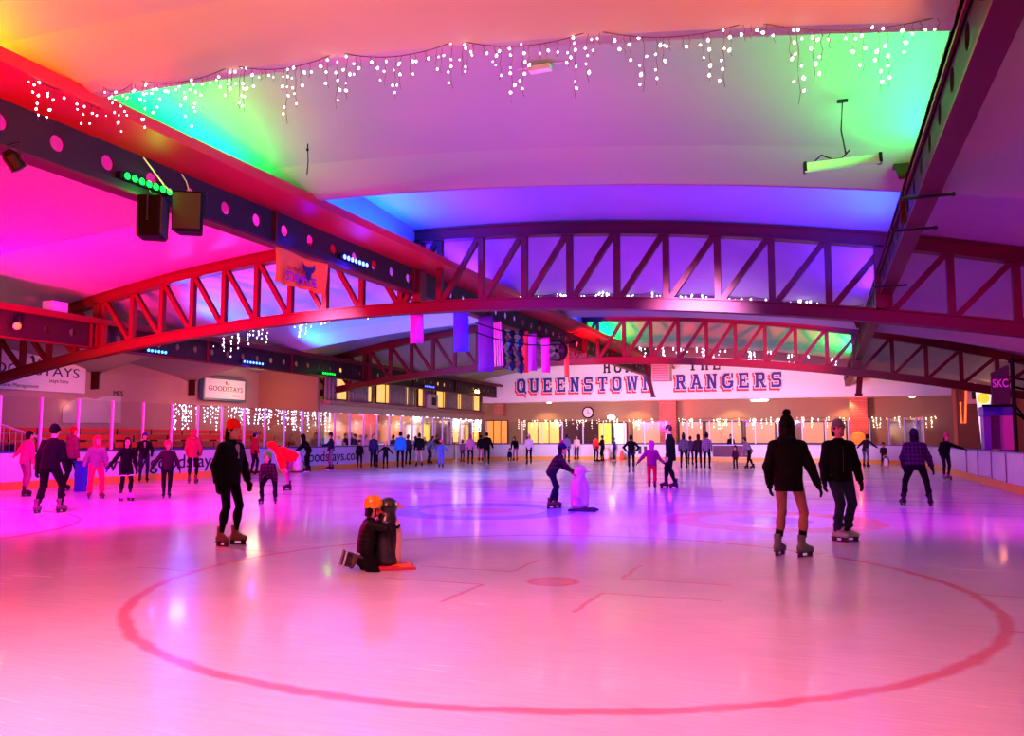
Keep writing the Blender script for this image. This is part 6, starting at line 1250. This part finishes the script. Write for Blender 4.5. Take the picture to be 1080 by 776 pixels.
person('person in navy jacket and grey trousers holding the lettered boards', 349, 495.5, 268, H=1.74, cell=0.022, stance=((0.08, 0.06), (-0.10, -0.06)), lean=0.08, armR=((0.1, 0.8, -0.8), (0, 1, -0.1)), armL=((0.2, 0.3, -1), (0.1, 0.4, -0.9)), jacket=(30, 32, 62), bulk=1.08, trousers=(120, 96, 130), hat=(24, 24, 40), boots=(40, 36, 50))
person('slim person in black seen from behind with hands in the jacket pockets', 666, 499.5, -2, H=1.62, cell=0.02, stance=((0.10, 0.0), (-0.10, 0.0)), armR=((0.75, -0.15, -0.8), (-0.6, 0.3, -0.8)), armL=((0.75, -0.15, -0.8), (-0.6, 0.3, -0.8)), jacket=(14, 14, 20), bulk=0.98, hem=0.04, trousers=(22, 20, 44), baggy=0.9, hairlen=0.05, boots=(90, 70, 110))
person('person in pink hat and dark coat reaching an arm onto the kiosk side boards', 998, 506, 150, H=1.62, cell=0.018, stance=((0.08, 0.0), (-0.10, 0.0)), side=-0.10, armR=((0.4, 0.1, -1), (0.0, 0.4, -0.9)), armL=((1.0, 0.1, -0.25), (1.0, 0.2, -0.2)), jacket=(26, 20, 34), bulk=1.1, hem=0.12, trousers=(28, 22, 40), hat=(235, 70, 110), pom=(230, 110, 150), hairlen=0.12, boots=(150, 70, 130), skin=(225, 110, 130), gloves=(60, 50, 90))
person('small person in dark jacket and jeans skating with both arms spread by the brick pier', 913, 493, 30, H=1.68, cell=0.024, stance=((0.16, -0.05), (-0.14, 0.08)), lean=0.22, side=0.12, armR=((0.9, 0.1, -0.55), (1, 0.2, -0.45)), armL=((0.7, -0.1, -0.8), (0.6, 0.1, -0.8)), jacket=(42, 30, 40), trousers=(104, 84, 110), hat=(40, 26, 34), boots=(30, 24, 30))
person('child in dark top pushing a small white penguin aid near the far corner boards', 932.5, 492.5, 182, H=1.20, kid=True, cell=0.024, stance=((0.16, 0.0), (-0.16, 0.0)), lean=0.3, armR=((0.2, 0.6, -0.9), (0, 0.9, -0.4)), armL=((0.2, 0.6, -0.9), (0, 0.9, -0.4)), jacket=(52, 24, 40), trousers=(30, 20, 34), hat=(60, 30, 44), boots=(30, 24, 30), skin=(220, 120, 100))
v = at_z(931.5, 492.5); penguin('small white penguin aid in front of the child near the far corner boards', 0, 0, 180, 0.72, back=(40, 30, 44), belly=(240, 220, 225), cell=0.024, pos=(v.x + 0.12, v.y - 0.45, 0))
# ---- far skaters along the end boards
FAR = dict(cell=0.027)
def far(label, px, py, face, H, **k):
    d = dict(FAR); d.update(k); return person(label, px, py, face, H=H, **d)
far('small child in dark snowsuit standing by the lettered boards', 379, 494, 175, 1.32, kid=True, jacket=(30, 22, 34), trousers=(24, 20, 30), hat=(40, 24, 40), **STAND)
far('child in pale blue jacket and black trousers among the far skaters', 396, 492, 170, 1.30, kid=True, jacket=(150, 160, 196), trousers=(24, 22, 34), hat=(120, 100, 140), **STAND)
far('adult in dark blue coat half behind the child in the pale blue jacket', 393.5, 489, 165, 1.70, jacket=(36, 40, 84), trousers=(22, 22, 40), hair=(30, 24, 26), **STAND)
far('small child in black with yellow hat among the far skaters', 406.5, 495, 185, 1.26, kid=True, jacket=(22, 18, 24), trousers=(22, 20, 28), hat=(220, 170, 70), armR=((0.8, 0.1, -0.7), (0.7, 0.2, -0.7)), armL=((0.7, 0.1, -0.8), (0.6, 0.2, -0.8)))
far('person in bright blue jacket seen from behind near the side boards', 422, 493.8, 2, 1.82, jacket=(30, 120, 200), bulk=1.18, trousers=(28, 24, 34), hair=(30, 22, 22), hairlen=0.03, **STAND)
far('person in dark coat beside the bright blue jacket', 430, 490, 20, 1.66, jacket=(40, 36, 54), trousers=(24, 22, 30), hat=(60, 44, 60), **STAND)
far('person in black jacket and tan trousers seen from behind', 442, 492.5, -8, 1.76, jacket=(22, 20, 28), bulk=1.15, trousers=(176, 140, 130), baggy=1.2, hair=(36, 26, 24), stance=((0.15, 0), (-0.15, 0)), **STAND)
far('person in light blue patterned coat bending towards the end boards', 452.5, 489, 60, 1.66, jacket=(96, 110, 170), jkind='plaid', trousers=(40, 40, 70), lean=0.45, hair=(40, 28, 26), hairlen=0.1, armR=((0.1, 0.6, -0.8), (0, .8, -.5)), armL=((0.1, 0.6, -0.8), (0, .8, -.5)))
far('child in pink hat and blue snowsuit with arms out', 465, 494, 4, 1.34, kid=True, jacket=(66, 84, 160), trousers=(70, 90, 190), baggy=1.3, hat=(235, 50, 130), armR=((0.8, 0, -0.7), (0.7, 0, -0.8)), armL=((0.6, 0, -0.8), (0.5, 0.1, -0.9)))
far('child in grey purple coat holding on to the mauve jacketed person', 487.5, 487.8, 30, 1.32, kid=True, jacket=(120, 84, 120), trousers=(40, 28, 44), hat=(110, 70, 100), **STAND)
far('person in mauve jacket and dark leggings near the orange doorway', 496, 490.3, 8, 1.70, jacket=(180, 110, 160), trousers=(26, 22, 36), baggy=0.88, hair=(120, 60, 70), hairlen=0.12, **STAND)
far('person in dark coat and pink leggings left of the black clad adult near the doorway', 507, 487, 12, 1.70, jacket=(30, 24, 34), trousers=(200, 80, 140), baggy=0.88, hair=(30, 22, 24), **STAND)
far('adult all in black seen from behind before the orange lit window', 513, 490.5, 2, 1.82, jacket=(14, 13, 17), bulk=1.12, hem=0.14, trousers=(16, 15, 20), hair=(24, 18, 18), hairlen=0.03, stance=((0.12, 0), (-0.08, 0.04)), armR=((0.4, 0.05, -1), (0.35, 0.1, -1)), armL=((0.2, 0.05, -1), (0.1, 0.2, -1)))
far('person in black bending down beside the small child in navy at the green panel', 543.5, 486.5, 200, 1.66, jacket=(26, 20, 30), trousers=(200, 80, 160), baggy=0.9, lean=0.6, hairlen=0.18, hips_back=0.08, armR=((0.3, 0.3, -1), (0, .5, -1)), armL=((0.3, 0.3, -1), (0, .5, -1)))
far('small child in navy snowsuit squatting low on the ice', 537.5, 487.6, 175, 1.0, kid=True, jacket=(30, 30, 84), trousers=(30, 30, 80), baggy=1.3, hipdrop=0.40, lean=0.3, hat=(60, 50, 110), **STAND)
far('person in white jacket, white hat and black trousers near the lit yellow window', 558, 490, 190, 1.70, jacket=(215, 200, 215), trousers=(24, 22, 32), hat=(220, 205, 215), hairlen=0.1, pack=(60, 40, 60), **STAND)
far('person in lilac top behind the child pushing the tall penguin aid', 598, 488, 10, 1.72, jacket=(150, 130, 190), trousers=(30, 28, 60), hair=(40, 28, 30), **STAND)
far('person in white top and jeans beyond the tall penguin aid', 608.5, 484.6, 205, 1.66, jacket=(205, 180, 190), trousers=(40, 50, 110), pack=(40, 26, 30), hair=(50, 32, 28), hairlen=0.12, **STAND)
far('person in bright red vest standing close to a dark clad partner', 628.5, 487.3, 40, 1.68, jacket=(200, 40, 50), trousers=(40, 30, 54), hair=(60, 36, 34), **STAND)
far('dark clad partner touching the person in the red vest', 635.5, 487.3, 300, 1.66, jacket=(26, 20, 28), trousers=(26, 22, 30), hair=(30, 22, 24), armR=((0.2, 0.5, -0.9), (0, 1, -0.1)), armL=((0.2, 0.5, -0.9), (0, 1, -0.1)))
far('child in blue jacket beside the small pale penguin aid at the end boards', 648, 484.4, 290, 1.5, kid=True, jacket=(44, 60, 130), trousers=(40, 44, 80), hair=(50, 34, 30), **STAND)
v = at_z(640, 485.2); penguin('small pale penguin aid at the end boards beneath the yellow doorway', 640, 485.2, 190, 1.0, back=(225, 190, 200), belly=(240, 210, 210), cell=0.03)
v = at_z(656, 484.6); penguin('small orange seal shaped aid at the end boards beside the white door', 656, 484.6, 90, 0.75, back=(225, 80, 60), belly=(230, 110, 80), cell=0.03)
far('person in grey patterned jacket and black trousers beside the brick pier', 721, 495, 4, 1.70, jacket=(92, 80, 100), jkind='plaid', trousers=(22, 20, 30), hat=(60, 40, 50), pom=(50, 34, 44), stance=((0.16, 0), (-0.12, 0)), hairlen=0.1, **STAND)
far('person in plum jacket half hidden behind the grey patterned jacket', 728.5, 491, 10, 1.60, jacket=(84, 50, 90), trousers=(30, 24, 50), hair=(30, 22, 24), **STAND)
far('person in dark brown jacket standing close to a person in a striped mauve jacket', 737, 495, 350, 1.68, jacket=(48, 28, 40), trousers=(24, 20, 32), hair=(40, 26, 26), hairlen=0.08, **STAND)
far('person in striped mauve jacket and black hat beside the dark brown jacket', 746, 495.3, 8, 1.72, jacket=(130, 96, 130), jkind='plaid', trousers=(24, 20, 30), hat=(24, 18, 24), pom=(24, 18, 24), **STAND)
far('person in grey jumper bending with one leg stretched out behind', 789, 494.5, 300, 1.64, jacket=(150, 130, 150), trousers=(24, 20, 28), lean=0.55, stance=((0.1, 0.1), (-0.12, -0.38)), hair=(70, 40, 50), armR=((0.2, .5, -.9), (0, .6, -.8)), armL=((0.2, .5, -.9), (0, .6, -.8)))
far('small child in dark red snowsuit held by the bending person in grey', 776, 495.5, 200, 1.05, kid=True, jacket=(70, 22, 44), trousers=(36, 18, 34), baggy=1.3, hat=(80, 30, 50), **STAND)
v = at_y(771, 470, 58.3); far('spectator in black standing behind the far boards by the maroon panel', 0, 0, 180, 1.72, pos=(v.x, 58.3, 0.0), jacket=(24, 18, 24), trousers=(24, 20, 28), hat=(30, 22, 26), **STAND)
